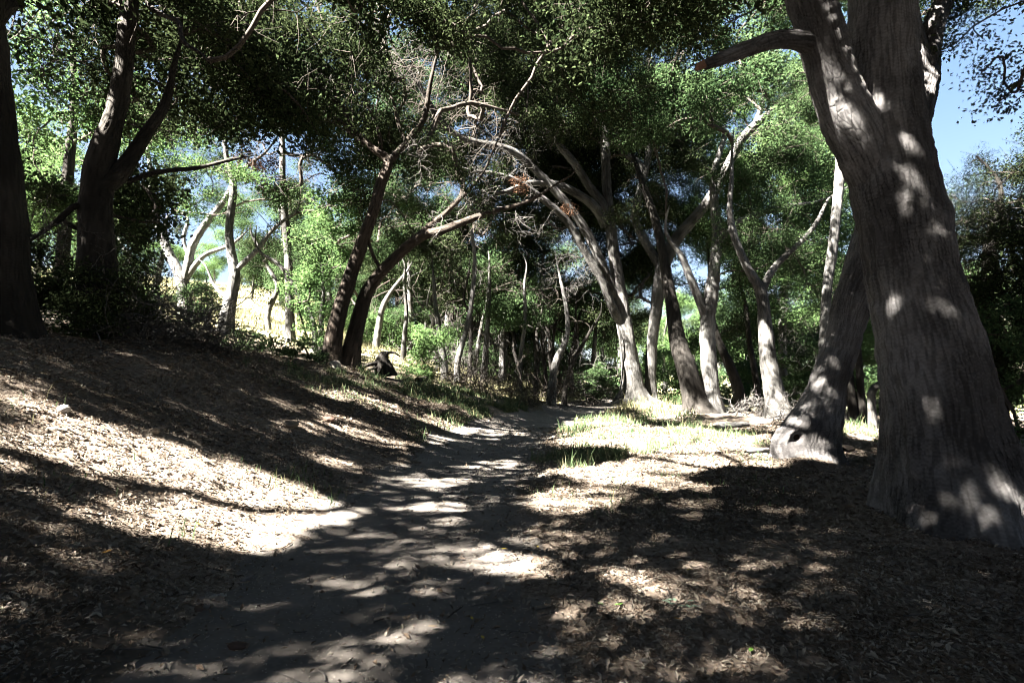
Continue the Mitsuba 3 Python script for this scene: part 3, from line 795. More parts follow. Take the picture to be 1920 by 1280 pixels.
# ------------------------------------------------------------------ trees behind it, to the right
oak('oak', 'dark oak leaning left across the wood just right of the twin stemmed one', 'tree',
    [[(1313, 778, 20, 62), (1302, 745, 20, 44), (1287, 690, 20, 37), (1271, 640, 20.3, 32), (1263, 590, 20.6, 26), (1254, 540, 20.9, 22), (1244, 480, 21.2, 18), (1225, 400, 21.5, 15), (1200, 330, 22, 11)]],
    [(1200, 380, 22.5, 70, 50, 1.4), (1240, 200, 22, 100, 70, 1.6)], 102, 'leaf_dark', 'bark_dark', 1.0, 0.83, 390, .10, 18, extra=share('dark'))
oak('oak', 'upright grey oak forking into a short dark arm, right of the leaning dark trunk', 'tree',
    [[(1336, 775, 20, 46), (1331, 720, 20, 31), (1328, 660, 20, 29), (1327, 600, 20, 28), (1335, 540, 20, 25), (1342, 480, 20, 20), (1344, 425, 20, 19), (1340, 385, 20, 17), (1345, 300, 20, 11)],
     [(1325, 600, 20, 18), (1312, 565, 19.9, 16), (1298, 530, 19.8, 15), (1286, 500, 19.8, 14), (1275, 476, 19.8, 11)], [(1344, 460, 20, 14), (1372, 425, 19.6, 13), (1420, 402, 19.2, 11), (1490, 385, 18.8, 8)]],
    [(1370, 350, 19.5, 90, 50, 1.5), (1460, 350, 19, 80, 45, 1.4), (1390, 440, 19.5, 70, 36, 1.2)], 103, 'leaf_mid', 'bark_pale', .95, 0.77, 420, .09, 20, extra=share('upright'), fissure=.008)
oak('oak', 'thin dark oak slanting behind the upright forked trunk', 'tree', [[(1393, 785, 21, 25), (1381, 720, 21, 21), (1361, 670, 21, 17), (1346, 635, 21, 13), (1335, 590, 21, 10), (1330, 520, 21, 7)]],
    [(1400, 620, 22, 50, 40, 1.2)], 104, 'leaf_dark', 'bark_dark', 1.0, 0.77, 360, .10, 12)
oak('oak', 'tall oak with a dappled trunk forking midway, left of the leaning hollow one', 'tree',
    [[(1464, 788, 17, 62), (1453, 740, 17, 38), (1443, 690, 17, 32), (1437, 640, 17, 28), (1432, 580, 17, 23), (1424, 540, 17, 20), (1406, 510, 17, 16), (1391, 480, 17, 15), (1376, 440, 17, 14), (1368, 390, 17, 11), (1372, 330, 17, 8)],
     [(1428, 552, 17, 15), (1440, 520, 17, 14), (1462, 490, 17, 12), (1500, 455, 17, 10), (1540, 400, 17, 7)]],
    [(1480, 430, 17.5, 85, 60, 1.5), (1500, 560, 18, 60, 60, 1.3), (1430, 480, 18, 60, 40, 1.2)], 105, 'leaf_mid', 'bark_grey', .9, 0.75, 450, .085, 18, extra=share('dapple'), fissure=.008, dead=[(1500, 640, 17, 30, 14, .6)])
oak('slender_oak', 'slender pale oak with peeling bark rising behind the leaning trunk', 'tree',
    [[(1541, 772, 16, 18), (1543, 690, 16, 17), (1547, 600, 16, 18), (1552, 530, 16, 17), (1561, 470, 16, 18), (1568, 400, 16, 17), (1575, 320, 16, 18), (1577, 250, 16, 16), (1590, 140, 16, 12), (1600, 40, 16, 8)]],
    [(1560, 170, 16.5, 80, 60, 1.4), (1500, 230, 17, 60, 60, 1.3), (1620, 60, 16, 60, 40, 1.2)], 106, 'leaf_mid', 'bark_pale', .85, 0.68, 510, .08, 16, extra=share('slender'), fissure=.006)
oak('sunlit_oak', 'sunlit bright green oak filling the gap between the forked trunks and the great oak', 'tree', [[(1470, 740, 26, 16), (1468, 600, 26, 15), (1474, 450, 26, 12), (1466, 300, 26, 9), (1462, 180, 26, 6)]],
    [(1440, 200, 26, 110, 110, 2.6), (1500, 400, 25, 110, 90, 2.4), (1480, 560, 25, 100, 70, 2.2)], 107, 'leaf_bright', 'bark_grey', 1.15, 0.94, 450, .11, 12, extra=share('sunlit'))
oak('oak', 'dense dark oak at the edge of the picture beyond the great trunk', 'tree',
    [[(1862, 760, 12, 40), (1864, 660, 12, 34), (1860, 590, 12, 33), (1857, 500, 12, 27), (1858, 430, 12, 13)]],
    [(1880, 360, 12.4, 80, 50, 2.2), (1870, 470, 11.6, 100, 70, 2.4), (1860, 580, 11.6, 100, 60, 2.2), (1850, 690, 12.4, 90, 60, 1.8), (1905, 290, 12, 36, 36, 1.2), (1920, 640, 11, 60, 70, 1.0), (1830, 420, 13, 50, 50, 1)], 108, 'leaf_dark', 'bark_dark', .48, 0.61, 510, .075, 16, dead=[(1890, 400, 11, 30, 12, .6)])
for k, (ln, lab) in enumerate((([(1602, 797, 16, 19), (1597, 750, 16, 16), (1592, 690, 16, 13), (1585, 600, 16, 9)], 'thin dark trunk leaning left in the gap beside the great oak'),
                               ([(1618, 798, 16, 17), (1614, 740, 16, 14), (1611, 690, 16, 13), (1606, 590, 16, 9)], 'thin brown trunk in the middle of three in the gap beside the great oak'),
                               ([(1637, 800, 15, 17), (1634, 755, 15, 14), (1637, 730, 15, 14), (1650, 719, 15, 12), (1680, 705, 15, 9)], 'bent grey trunk nearest the great oak in the gap beside it'))):
    oak('slender_oak', lab, 'tree', [ln], [(ln[-1][0], ln[-1][1] - 40, 16.5, 45, 45, .9)], 110 + k, 'leaf_mid', 'bark_dark' if k < 2 else 'bark_grey', .8, 0.66, 360, .085, 10)
for k, (ln, lab) in enumerate((([(1424, 775, 24, 15), (1416, 700, 24, 12), (1405, 640, 24, 10), (1395, 560, 24, 7)], 'thin dark oak between the slanting trunk and the dappled forked one'),)):
    oak('slender_oak', lab, 'tree', [ln], [(1410, 600, 24.5, 45, 60, 1.2)], 114 + k, 'leaf_dark', 'bark_dark', 1.0, 0.83, 360, .10, 10)

# ------------------------------------------------------------------ the pair on the crest of the bank
I1 = [(618, 683, 15, 40), (624, 645, 15, 33), (634, 592, 15, 29), (650, 540, 15, 27), (670, 480, 15, 25), (688, 430, 15, 23), (705, 380, 15, 21), (718, 335, 15, 20), (727, 300, 15, 18)]
oak('oak', 'dark reddish oak with a Y shaped fork, leaning right on the crest of the bank', 'tree',
    [I1 + [(705, 283, 15, 14), (690, 270, 15, 13), (660, 237, 15, 12), (642, 200, 15, 11), (612, 175, 15, 10), (587, 140, 15, 7)],
     [(728, 304, 15, 15), (740, 292, 15, 14), (757, 274, 14.9, 13), (780, 245, 14.8, 12), (796, 220, 14.7, 11), (803, 180, 14.6, 9), (815, 120, 14.5, 6)],
     [(714, 292, 15, 9), (713, 265, 15, 8), (708, 240, 15, 7), (698, 217, 15, 6)], [(690, 272, 15, 10), (670, 262, 15, 9), (650, 238, 14.9, 8), (600, 215, 14.8, 6)], [(762, 270, 14.9, 7), (745, 225, 14.9, 7), (735, 185, 14.9, 5)]],
    [(640, 90, 15, 150, 70, 1.8), (540, 150, 15.5, 80, 70, 1.4), (790, 70, 14.5, 120, 60, 1.6), (640, 170, 15.2, 70, 40, 1.0), (720, 140, 15, 60, 40, 1.0)],
    120, 'leaf_dark', 'bark_brown', .85, 0.68, 450, .08, 22, .09, fissure=.010, extra=share('fork'), dead=[(560, 60, 14.5, 60, 12, .7), (720, 60, 14.5, 60, 18, .7)])
oak('oak', 'dark reddish oak bowing far over the path, second of the crest pair', 'tree',
    [[(650, 692, 15.3, 42), (661, 645, 15.3, 32), (674, 592, 15.3, 28), (690, 545, 15.2, 25), (715, 510, 15.1, 22), (745, 480, 15, 20), (785, 446, 14.8, 19), (830, 431, 14.5, 16), (880, 412, 14.3, 13), (935, 394, 14, 9), (1000, 372, 13.7, 6), (1060, 335, 13.5, 3)],
     [(752, 475, 15, 15), (775, 452, 14.9, 14), (800, 428, 14.8, 12), (835, 400, 14.6, 10), (870, 365, 14.4, 7), (905, 325, 14.2, 5), (930, 270, 14, 3)], [(716, 508, 15.1, 7), (700, 480, 15, 7), (692, 455, 15, 6), (686, 430, 15, 4)]],
    [(880, 350, 14.5, 100, 50, 1.2), (930, 430, 14.2, 70, 30, .8), (830, 300, 15, 90, 50, 1.3), (800, 470, 15.2, 60, 30, .8)],
    121, 'leaf_dark', 'bark_brown', .85, 0.66, 390, .075, 22, .09, extra=share('bow'), fissure=.010, dead=[(880, 370, 14.3, 70, 12, .6), (820, 330, 14.4, 70, 11, .6), (860, 520, 16, 50, 8, .6)])

# ------------------------------------------------------------------ the dark oaks at the left edge of the picture
J1 = [(192, 640, 9.5, 92), (188, 590, 9.5, 76), (184, 520, 9.5, 66), (181, 450, 9.5, 60), (181, 370, 9.5, 54), (190, 300, 9.5, 50), (208, 240, 9.5, 38), (224, 180, 9.5, 35), (233, 110, 9.5, 32), (240, 40, 9.5, 31), (246, -60, 9.5, 27), (250, -220, 9.5, 18)]
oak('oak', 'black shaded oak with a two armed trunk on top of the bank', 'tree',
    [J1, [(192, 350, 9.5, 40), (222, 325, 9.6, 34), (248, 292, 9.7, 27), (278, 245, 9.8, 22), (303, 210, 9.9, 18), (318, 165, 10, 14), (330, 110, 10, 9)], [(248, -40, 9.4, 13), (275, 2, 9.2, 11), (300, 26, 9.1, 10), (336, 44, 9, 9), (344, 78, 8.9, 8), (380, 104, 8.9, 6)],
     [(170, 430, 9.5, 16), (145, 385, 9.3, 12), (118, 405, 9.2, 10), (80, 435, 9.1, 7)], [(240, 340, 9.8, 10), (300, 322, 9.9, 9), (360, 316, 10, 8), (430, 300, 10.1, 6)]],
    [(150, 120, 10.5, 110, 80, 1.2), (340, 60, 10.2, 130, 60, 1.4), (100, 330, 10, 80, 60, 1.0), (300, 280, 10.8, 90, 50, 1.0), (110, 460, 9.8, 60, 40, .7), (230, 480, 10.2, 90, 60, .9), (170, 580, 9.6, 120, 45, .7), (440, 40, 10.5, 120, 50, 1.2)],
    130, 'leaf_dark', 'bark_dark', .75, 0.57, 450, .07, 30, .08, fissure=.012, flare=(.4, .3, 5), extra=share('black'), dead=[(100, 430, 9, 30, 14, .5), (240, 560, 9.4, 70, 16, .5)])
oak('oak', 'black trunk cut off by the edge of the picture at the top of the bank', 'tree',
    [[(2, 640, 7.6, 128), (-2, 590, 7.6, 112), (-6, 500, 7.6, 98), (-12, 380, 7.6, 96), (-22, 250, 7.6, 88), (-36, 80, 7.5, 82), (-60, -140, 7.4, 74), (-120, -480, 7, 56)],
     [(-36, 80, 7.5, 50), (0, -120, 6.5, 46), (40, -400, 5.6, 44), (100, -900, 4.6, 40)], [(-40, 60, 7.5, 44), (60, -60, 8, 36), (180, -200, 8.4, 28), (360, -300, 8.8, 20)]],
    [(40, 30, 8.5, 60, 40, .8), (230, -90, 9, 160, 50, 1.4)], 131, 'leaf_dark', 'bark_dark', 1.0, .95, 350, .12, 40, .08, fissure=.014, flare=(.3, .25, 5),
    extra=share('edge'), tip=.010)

# ------------------------------------------------------------------ the pale oaks on the grassy slope behind
oak('pale_oak', 'pale grey oak forking low into a wide V on the grassy slope', 'tree',
    [[(352, 632, 23, 30), (348, 580, 23, 25), (341, 525, 23, 23), (326, 492, 23, 17), (306, 450, 23, 15), (292, 410, 23, 13), (285, 370, 23, 11), (280, 300, 23, 7)], [(344, 530, 23, 18), (352, 500, 23, 16), (358, 470, 23, 15), (375, 435, 23, 14), (395, 408, 23, 13), (425, 368, 23, 10), (445, 320, 23, 7)],
     [(350, 520, 23, 12), (364, 500, 23, 11), (382, 480, 23, 9), (425, 462, 22.8, 7)], [(352, 475, 23.1, 7), (345, 440, 23.2, 7), (352, 410, 23.3, 5), (330, 395, 23.4, 4)]],
    [(300, 330, 23.5, 80, 36, 1.4), (420, 330, 23, 70, 36, 1.4), (250, 400, 24, 50, 40, 1.4), (330, 500, 24, 30, 20, .8)], 140, 'leaf_mid', 'bark_pale', 1.0, 0.77, 390, .095, 14)
oak('pale_oak', 'pale grey oak with one upright and one slanting arm, rust coloured leaves above', 'tree',
    [[(422, 612, 20, 30), (432, 562, 20, 23), (440, 520, 20, 20), (436, 488, 20, 18), (430, 440, 20, 15), (434, 390, 20, 14), (437, 345, 20, 13), (426, 300, 20, 10), (420, 250, 20, 7)], [(444, 505, 20, 11), (462, 488, 20, 10), (485, 465, 20, 9), (505, 438, 20, 8), (530, 415, 20, 6)], [(428, 560, 20, 8), (410, 545, 20, 7), (395, 520, 20, 5)],
     [(438, 345, 20, 9), (452, 322, 20, 8), (480, 300, 20, 6)]],
    [(430, 250, 20.5, 80, 40, 1.3), (520, 350, 20.5, 60, 40, 1.2), (370, 270, 20.5, 50, 40, 1.2)], 141, 'leaf_mid', 'bark_pale', 1.0, 0.72, 360, .09, 14, dry=[(495, 325, 19.2, 46, 40, .8), (470, 300, 19.2, 34, 18, .6), (510, 340, 19, 30, 24, .6)])
for k, (ln, blob, lab) in enumerate((
        ([(508, 615, 24, 11), (506, 575, 24, 10), (520, 540, 24, 8), (505, 505, 24, 7), (480, 455, 24, 5)], [(490, 460, 24.5, 50, 50, 1.3)], 'small crooked oak on the slope right of the pale pair'),
        ([(592, 645, 20, 12), (585, 600, 20, 11), (562, 552, 20, 10), (542, 520, 20, 9), (515, 490, 20, 7)], [(530, 500, 20.5, 40, 30, 1.0), (560, 440, 21, 40, 30, 1.0)], 'dark thin oak bent left behind the bank crest'),
        ([(604, 650, 19, 11), (603, 600, 19, 10), (606, 550, 19, 8), (600, 480, 19, 6)], [(600, 520, 19.5, 30, 40, .8)], 'dark upright sapling hard against the reddish pair'),
        ([(703, 660, 28, 14), (711, 605, 28, 12), (720, 570, 28, 10), (742, 535, 28, 7)], [(730, 560, 28.5, 60, 40, 1.6)], 'dark oak on the sunny slope framed by the reddish pair and the black stump'),
        ([(756, 695, 24, 11), (757, 645, 24, 9), (762, 580, 24, 7), (758, 520, 24, 5)], [(770, 560, 24.5, 50, 40, 1.3)], 'pale thin trunk just right of the black stump'),
        ([(296, 625, 26, 15), (294, 570, 26, 13), (298, 510, 26, 10), (310, 440, 26, 7)], [(270, 470, 26.5, 60, 40, 1.5)], 'grey trunk left of the low forked pale oak'),
        ([(268, 570, 24, 11), (262, 530, 24, 9), (240, 480, 24, 7)], [(230, 520, 24, 40, 30, 1)], 'slanting grey trunk beside the black shaded oak'))):
    oak('slender_oak', lab, 'tree', [ln], blob, 150 + k, 'leaf_mid', 'bark_grey', 1.0, 0.75, 330, .10, 10)
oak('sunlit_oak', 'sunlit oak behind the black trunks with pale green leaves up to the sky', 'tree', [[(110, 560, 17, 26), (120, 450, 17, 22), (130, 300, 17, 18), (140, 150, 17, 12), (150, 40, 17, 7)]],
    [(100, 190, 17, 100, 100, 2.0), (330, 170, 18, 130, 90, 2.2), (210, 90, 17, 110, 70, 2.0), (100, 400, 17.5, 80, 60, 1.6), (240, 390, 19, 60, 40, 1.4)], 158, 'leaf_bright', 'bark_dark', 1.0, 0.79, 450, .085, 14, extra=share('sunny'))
oak('sunlit_oak', 'tall oak with grey green leaves over the rust coloured patch', 'tree', [[(545, 600, 22, 18), (540, 480, 22, 15), (530, 340, 22, 12), (525, 220, 22, 8)]],
    [(500, 210, 21.5, 110, 60, 1.8), (600, 290, 22, 90, 60, 1.8), (540, 110, 21, 100, 60, 1.8)], 159, 'leaf_mid', 'bark_grey', 1.1, 0.83, 420, .095, 12, extra=share('tall'))

# ------------------------------------------------------------------ thin trunks in the middle of the wood
MIDDLE = [
    ([(862, 722, 22, 14), (857, 690, 22, 12), (868, 640, 22, 11), (880, 592, 22, 10), (887, 540, 22, 9), (890, 490, 22, 8), (880, 420, 22, 5)], [(880, 470, 22.5, 50, 50, 1.2)], 'slim oak with a white sunlit bend low on its trunk', 'bark_pale'),
    ([(834, 725, 22, 17), (832, 680, 22, 15), (826, 640, 22, 12), (815, 560, 22, 8)], [(820, 560, 22.5, 50, 40, 1.2)], 'stout grey trunk left of the slim white bend', 'bark_grey'),
    ([(905, 725, 26, 13), (911, 650, 26, 11), (915, 600, 26, 9), (918, 520, 26, 6)], [(920, 520, 26.5, 50, 50, 1.4)], 'grey upright trunk right of the slim white bend', 'bark_grey'),
    ([(975, 710, 26, 9), (978, 650, 26, 8), (985, 600, 26, 7), (985, 520, 26, 5)], [(985, 540, 26.5, 50, 60, 1.4)], 'thin trunk streaked by sun in the middle of the wood', 'bark_pale'),
    ([(1032, 752, 22, 19), (1037, 705, 22, 15), (1046, 668, 22, 13), (1060, 640, 22, 11), (1064, 600, 22, 9), (1058, 555, 22, 8), (1050, 520, 22, 5)], [(1080, 560, 22.5, 60, 40, 1.2)], 'crooked oak with a bright elbow left of the twin stemmed one', 'bark_pale'),
    ([(1057, 752, 23, 11), (1066, 700, 23, 9), (1085, 660, 23, 8), (1096, 640, 23, 7), (1112, 612, 23, 5)], [(1110, 600, 23.5, 40, 30, 1)], 'thin stem slanting right beside the bright elbow', 'bark_dark'),
    ([(938, 720, 30, 10), (936, 640, 30, 8), (945, 560, 30, 5)], [(945, 560, 30, 50, 60, 1.6)], 'far thin trunk before the dark middle of the wood', 'bark_dark'),
    ([(1010, 730, 30, 10), (1004, 650, 30, 8), (1012, 560, 30, 5)], [(1015, 570, 30, 50, 60, 1.6)], 'far dark trunk left of the bright elbow', 'bark_dark'),
    ([(1105, 745, 30, 10), (1112, 680, 30, 9), (1118, 600, 30, 6)], [(1120, 590, 30, 50, 60, 1.6)], 'far grey trunk left of the twin stems', 'bark_grey'),
    ([(885, 722, 28, 9), (893, 670, 28, 8), (905, 600, 28, 6)], [(890, 600, 28, 40, 50, 1.4)], 'thin trunk leaning right behind the slim white bend', 'bark_grey'),
    ([(790, 705, 27, 8), (795, 650, 27, 7), (800, 580, 27, 5)], [(790, 590, 27, 40, 40, 1.4)], 'thin trunk behind the bright shrub of the slope', 'bark_grey')]
for k, ((ln, blob, lab, bk), nm) in enumerate(zip(MIDDLE, ('slim', 'stout', 'grey', 'streak', 'elbow', '', 'far_a', 'far_b', 'far_c', '', ''))):
    oak('slender_oak', lab, 'tree', [ln], blob, 170 + k, 'leaf_mid' if k % 2 else 'leaf_dark', bk, 1.0, .78, 340, .10, 10, extra=share(nm) if nm else None, dead=[(1075, 500, 21.5, 26, 30, .6)] if k == 4 else ())


rng = np.random.default_rng(88)
for k in range(20):
    x, d = 775 + 16.5 * k + rng.normal() * 9, rng.uniform(25, 34)
    g = at(x, 700, d)
    foot = 640 - ((height(g[0], g[1]) - EYE[2]) / d) * F + 60
    lx, pts = x, []
    for j in range(6):
        pts.append((lx, foot - 38 * j * 26 / d * (1 + .1 * rng.normal()), d, (13, 10, 9, 7.5, 6, 4)[j] * rng.uniform(.8, 1.1) * 24 / d))
        lx += rng.normal() * 4.5 + (k % 5 - 2) * 1.5
    side = [(pts[2][0], pts[2][1], d, pts[2][3] * .7), (pts[2][0] + rng.choice([-1, 1]) * 16, pts[2][1] - 24, d, 4), (pts[2][0] + rng.normal() * 26, pts[2][1] - 62, d, 3)]
    oak('slender_oak', 'thin dark crooked trunk among many crowded in the middle of the wood', 'tree', [pts, side], [(pts[-1][0], pts[-1][1] - 10, d, 36, 26, 1.0)], 600 + k, 'leaf_mid', 'bark_dark', 1.1, .75, 240, .11, 8, group='thin trunks crowding the middle of the wood')


# ------------------------------------------------------------------ the wood beyond
def far_kind(seed):
    rng = np.random.default_rng(seed)
    h = rng.uniform(7.5, 10)
    P = np.array([[0, 0, -.4], [rng.normal() * .15, rng.normal() * .15, h * .25], [rng.normal() * .5, rng.normal() * .4, h * .5], [rng.normal() * .8, rng.normal() * .6, h * .8]])
    P, R = spline(P, [.22, .17, .13, .06], .4)
    s = Soup()
    s.add(*tube(P, R, 9, .1, 0, (.3, .4, 5), seed))
    pts = []
    for _ in range(9):
        c = np.array([rng.normal() * 1.7, rng.normal() * 1.7, rng.uniform(.14, .95) * h])
        pts.append(c + unit(rng.normal(size=(13, 3))) * rng.uniform(.3, 1, (13, 1)) * [1.7, 1.7, 1.0])
    pts = np.vstack(pts)
    for a, b in grow([(p, .08) for p in P[len(P) // 4:]], pts, rng, .010):
        s.add(*tube(a, b, 4, cap=False))
    p, n = foliage(pts, .85 * rng.uniform(.7, 1.3, len(pts)), 170, .14, rng, .7, .35, carve=False)
    return s.shape('bark_grey'), leaf_quads(p, n, .14, rng)


KINDS = [far_kind(300 + k) for k in range(5)]
LEAVES = {(k, m): mikit.ply(KINDS[k][1], m) for k in range(5) for m in ('leaf_dark', 'leaf_mid', 'leaf_bright')}
rng = np.random.default_rng(9)
SPOTS = []
for d, lo, hi, n in ((30, 780, 1150, 6), (34, 620, 1180, 9), (42, 520, 1220, 10), (54, 450, 1300, 11), (70, 500, 1350, 10), (30, 1330, 1900, 7), (38, 1320, 1980, 9), (50, 1180, 1950, 11), (66, 1150, 1950, 10)):
    SPOTS += [(x + rng.normal() * 12, d + rng.normal() * 1.6, 1.0) for x in np.linspace(lo, hi, n)]
SPOTS += [(60, 26, .8), (190, 30, .75), (330, 42, .55), (470, 40, .5), (250, 50, .6), (560, 36, .55), (400, 60, .6), (10, 36, .9), (640, 50, .7), (700, 44, .7), (110, 44, .7)]
for x, d, k in SPOTS:
    q = at(x, 640, d)
    rel = q[:2] - np.array([10.0, 36.0])
    if -4 < rel @ [-.84, -.54] < 10 and abs(rel @ [-.54, .84]) < 6:
        continue                               # the open meadow
    kind = int(rng.integers(5))
    mat = ('leaf_dark', 'leaf_mid', 'leaf_mid', 'leaf_bright')[int(rng.integers(4))]
    lab, gr = next(v for lim, v in (
        (600, ('small distant oak on the open grassy hillside', 'oaks on the hillside')), (800, ('distant oak in the wood behind the black stump', 'oaks behind the black stump')),
        (960, ('distant oak in the wood behind the slim white bend', 'oaks behind the slim white bend')), (1100, ('distant oak in the wood behind the bright elbow', 'oaks behind the bright elbow')),
        (1230, ('distant oak in the wood behind the twin stems', 'oaks behind the twin stems')), (1345, ('distant oak behind the dark trunk that leans left', 'oaks behind the leaning dark trunk')),
        (1480, ('distant oak behind the dappled forked oak', 'oaks behind the dappled forked oak')), (1660, ('distant oak seen through the gap beside the great oak', 'oaks in the gap beside the great oak')), (9999, ('distant oak beyond the great trunk', 'oaks beyond the great trunk'))) if x < lim)
    key = name_of('distant_oak')
    tag(key, lab, 'tree', gr)
    m = T().translate([q[0], q[1], float(height(q[0], q[1]))]).rotate([0, 0, 1], float(rng.uniform(0, 360))).scale([k, k, k * float(rng.uniform(.85, 1.15))])
    put(f'{key}__trunk', {**KINDS[kind][0], 'to_world': m})
    put(f'{key}__crown', {**LEAVES[kind, mat], 'to_world': m})
    labels[f'{key}__crown'] = {'kind': 'stuff'}


# the wood goes on all round: one mass that closes it beside and behind the viewpoint
rng = np.random.default_rng(61)
tag('surrounding_wood', 'oak wood closing round the path on the sides that the picture leaves out', 'wood', kind='stuff')
count = 0
for x, y, h, spread in ((13, 7, 8, 4.5), (17, 14, 9, 4.5), (22, 21, 9, 4.5), (12, -2, 9, 4.5), (8, -8, 9, 4.5), (1, -12, 9, 4.5), (-6, -14, 9, 4.5), (-14, -12, 9, 5), (-20, -5, 8, 5), (-21, 4, 8, 5), (-20, 13, 8, 4.5), (20, 2, 9, 5), (16, -10, 9, 5), (-10, -20, 9, 5), (6, -20, 9, 5), (28, 12, 9, 5), (-28, 0, 8, 5)):
    z = float(height(x, y))
    P = np.array([[x, y, z - .3], [x + rng.normal() * .3, y + rng.normal() * .3, z + h * .4], [x + rng.normal() * .8, y + rng.normal() * .8, z + h * .8]])
    s = Soup()
    s.add(*tube(*spline(P, [.4, .28, .15], .4), 12, .1, 0, (.4, .4, 5), 7))
    put(f'surrounding_wood__{count:03d}', s.shape('bark_dark'))
    count += 1
    for _ in range(75):
        d = unit(rng.normal(size=3)) * rng.uniform(.3, 1) ** .5
        c = np.array([x, y, z + h * .62]) + d * [spread, spread, h * .55]
        if c[1] > 0 and abs(c[0]) < c[1] * 1.0:
            continue
        r = 1.3 * float(rng.uniform(.8, 1.2))
        put(f'surrounding_wood__{count:03d}', {'type': 'instance', 'group': {'type': 'ref', 'id': leafy('leaf_dark', .16, 240, int(rng.integers(2)))}, 'to_world': T().translate(c.tolist()).rotate([0, 0, 1], float(rng.uniform(0, 360))).scale(r)})
        count += 1


rng = np.random.default_rng(62)
tag('undergrowth', 'low tangled greenery filling the far wood under the crowns', 'undergrowth', kind='stuff')
count = 0
for x0, x1, d0, d1, n in ((640, 1180, 29, 36, 120), (560, 1200, 36, 60, 120), (1290, 1600, 27, 45, 70), (1600, 1960, 22, 45, 60), (60, 300, 20, 30, 16), (1180, 1300, 62, 80, 20)):
    for _ in range(n):
        q = at(rng.uniform(x0, x1), 700, rng.uniform(d0, d1))
        r = float(rng.uniform(.8, 1.5))
        m = T().translate([q[0], q[1], float(height(q[0], q[1])) + r * float(rng.uniform(.2, 1.6))]).rotate([0, 0, 1], float(rng.uniform(0, 360))).scale(r)
        put(f'undergrowth__{count:03d}', {'type': 'instance', 'group': {'type': 'ref', 'id': leafy(('leaf_mid', 'leaf_bright')[int(rng.uniform() < .22)], .12, 300, int(rng.integers(3)))}, 'to_world': m})
        count += 1


# ------------------------------------------------------------------ undergrowth
def shrub(kind, label, blobs, seed, leaf='leaf_mid', size=.08, per=150, spacing=.45, clump=.36, category='shrub', slim=.6):
    rng = np.random.default_rng(seed)
    key = name_of(kind)
    tag(key, label, category)
    pts = crown_points(blobs, spacing, rng)
    base = np.array([[q[0], q[1], float(height(q[0], q[1])) + .1] for q in crown_points([(b[0], b[1], b[2], b[3] * .5, 4, b[5] * .4) for b in blobs[-1:]], .5, rng)[:6]])
    pts[:, 2] = np.maximum(pts[:, 2], height(pts[:, 0], pts[:, 1]) + .15)
    s = Soup()
    for P, R in grow([(b, .03) for b in base], pts, rng, .006, .03):
        s.add(*tube(P, R, 4, cap=False))
    put(f'{key}__stems', s.shape('twig_bark'))
    labels[f'{key}__stems'] = {'kind': 'stuff'}
    p, n = foliage(pts, clump * rng.uniform(.7, 1.3, len(pts)), per, size, rng, carve=False)
    p = p[p[:, 2] > height(p[:, 0], p[:, 1]) + .03]
    put(f'{key}__leaves', mikit.ply(leaf_quads(p, unit(rng.normal(size=p.shape) * .6 + [0, 0, .8]), size, rng, slim), leaf))
    labels[f'{key}__leaves'] = {'kind': 'stuff'}


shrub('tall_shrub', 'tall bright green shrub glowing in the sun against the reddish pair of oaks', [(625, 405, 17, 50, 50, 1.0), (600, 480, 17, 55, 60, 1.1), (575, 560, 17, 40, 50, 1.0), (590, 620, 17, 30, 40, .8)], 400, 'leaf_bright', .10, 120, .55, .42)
shrub('shrub', 'bright green shrub before the slim white trunks of the slope', [(810, 640, 20, 45, 40, .9), (795, 690, 20, 30, 20, .7)], 401, 'leaf_bright', .10, 110)
shrub('shrub', 'rounded green bush at the foot of the low forked pale oak', [(372, 560, 21, 36, 36, .9), (365, 600, 21, 26, 20, .7)], 402, 'leaf_mid', .10, 120)
shrub('low_shrub', 'low dark green bush on the bank crest left of the reddish pair', [(455, 640, 13, 60, 22, .6), (530, 655, 13.5, 60, 16, .5), (590, 670, 14, 30, 10, .4)], 403, 'leaf_mid', .07, 130, .34, .26)
shrub('shrub', 'dark shrub beside the roots of the twin stemmed oak', [(1115, 715, 26, 30, 36, .8), (1120, 745, 26, 20, 12, .6)], 404, 'leaf_mid', .11, 110)
shrub('shrub', 'dazzling pale green bush in the meadow between the twin stems and the leaning dark trunk', [(1255, 690, 36, 60, 40, 1.4), (1280, 740, 36, 50, 20, 1.2)], 405, 'leaf_bright', .13, 110, .6, .5)
shrub('shrub', 'leafy thicket at the edge of the picture behind the great trunk', [(1900, 690, 8, 50, 70, .6), (1890, 600, 9, 50, 60, .7), (1910, 780, 7.5, 30, 50, .4)], 406, 'leaf_mid', .06, 130, .36, .28)
shrub('shrub', 'sunlit scrub seen through the gap beside the great oak', [(1610, 650, 22, 40, 60, 1.0), (1640, 740, 20, 30, 40, .8)], 407, 'leaf_bright', .10, 120)
shrub('shrub', 'shaded thicket between the dappled forked oak and the slender pale one', [(1510, 690, 20, 50, 60, 1.0), (1500, 740, 20, 40, 30, .8)], 408, 'leaf_mid', .10, 120)
shrub('shrub', 'dark bush on the slope behind the brushwood', [(250, 590, 15, 50, 40, .8), (235, 615, 14, 40, 16, .6)], 409, 'leaf_mid', .08, 120)
shrub('vine', 'dark creeper swathing the foot of the black shaded oak', [(150, 550, 9, 110, 50, .5), (120, 600, 8.7, 100, 36, .5), (230, 570, 9.6, 60, 50, .5), (60, 520, 9.4, 50, 70, .5)], 410, 'leaf_dark', .06, 170, .34, .32, 'creeper')
shrub('shrub', 'green scrub on the slope between the reddish pair and the black stump', [(720, 610, 30, 50, 30, 1.2), (700, 640, 30, 30, 14, .8)], 411, 'leaf_bright', .12, 110, .6, .5)
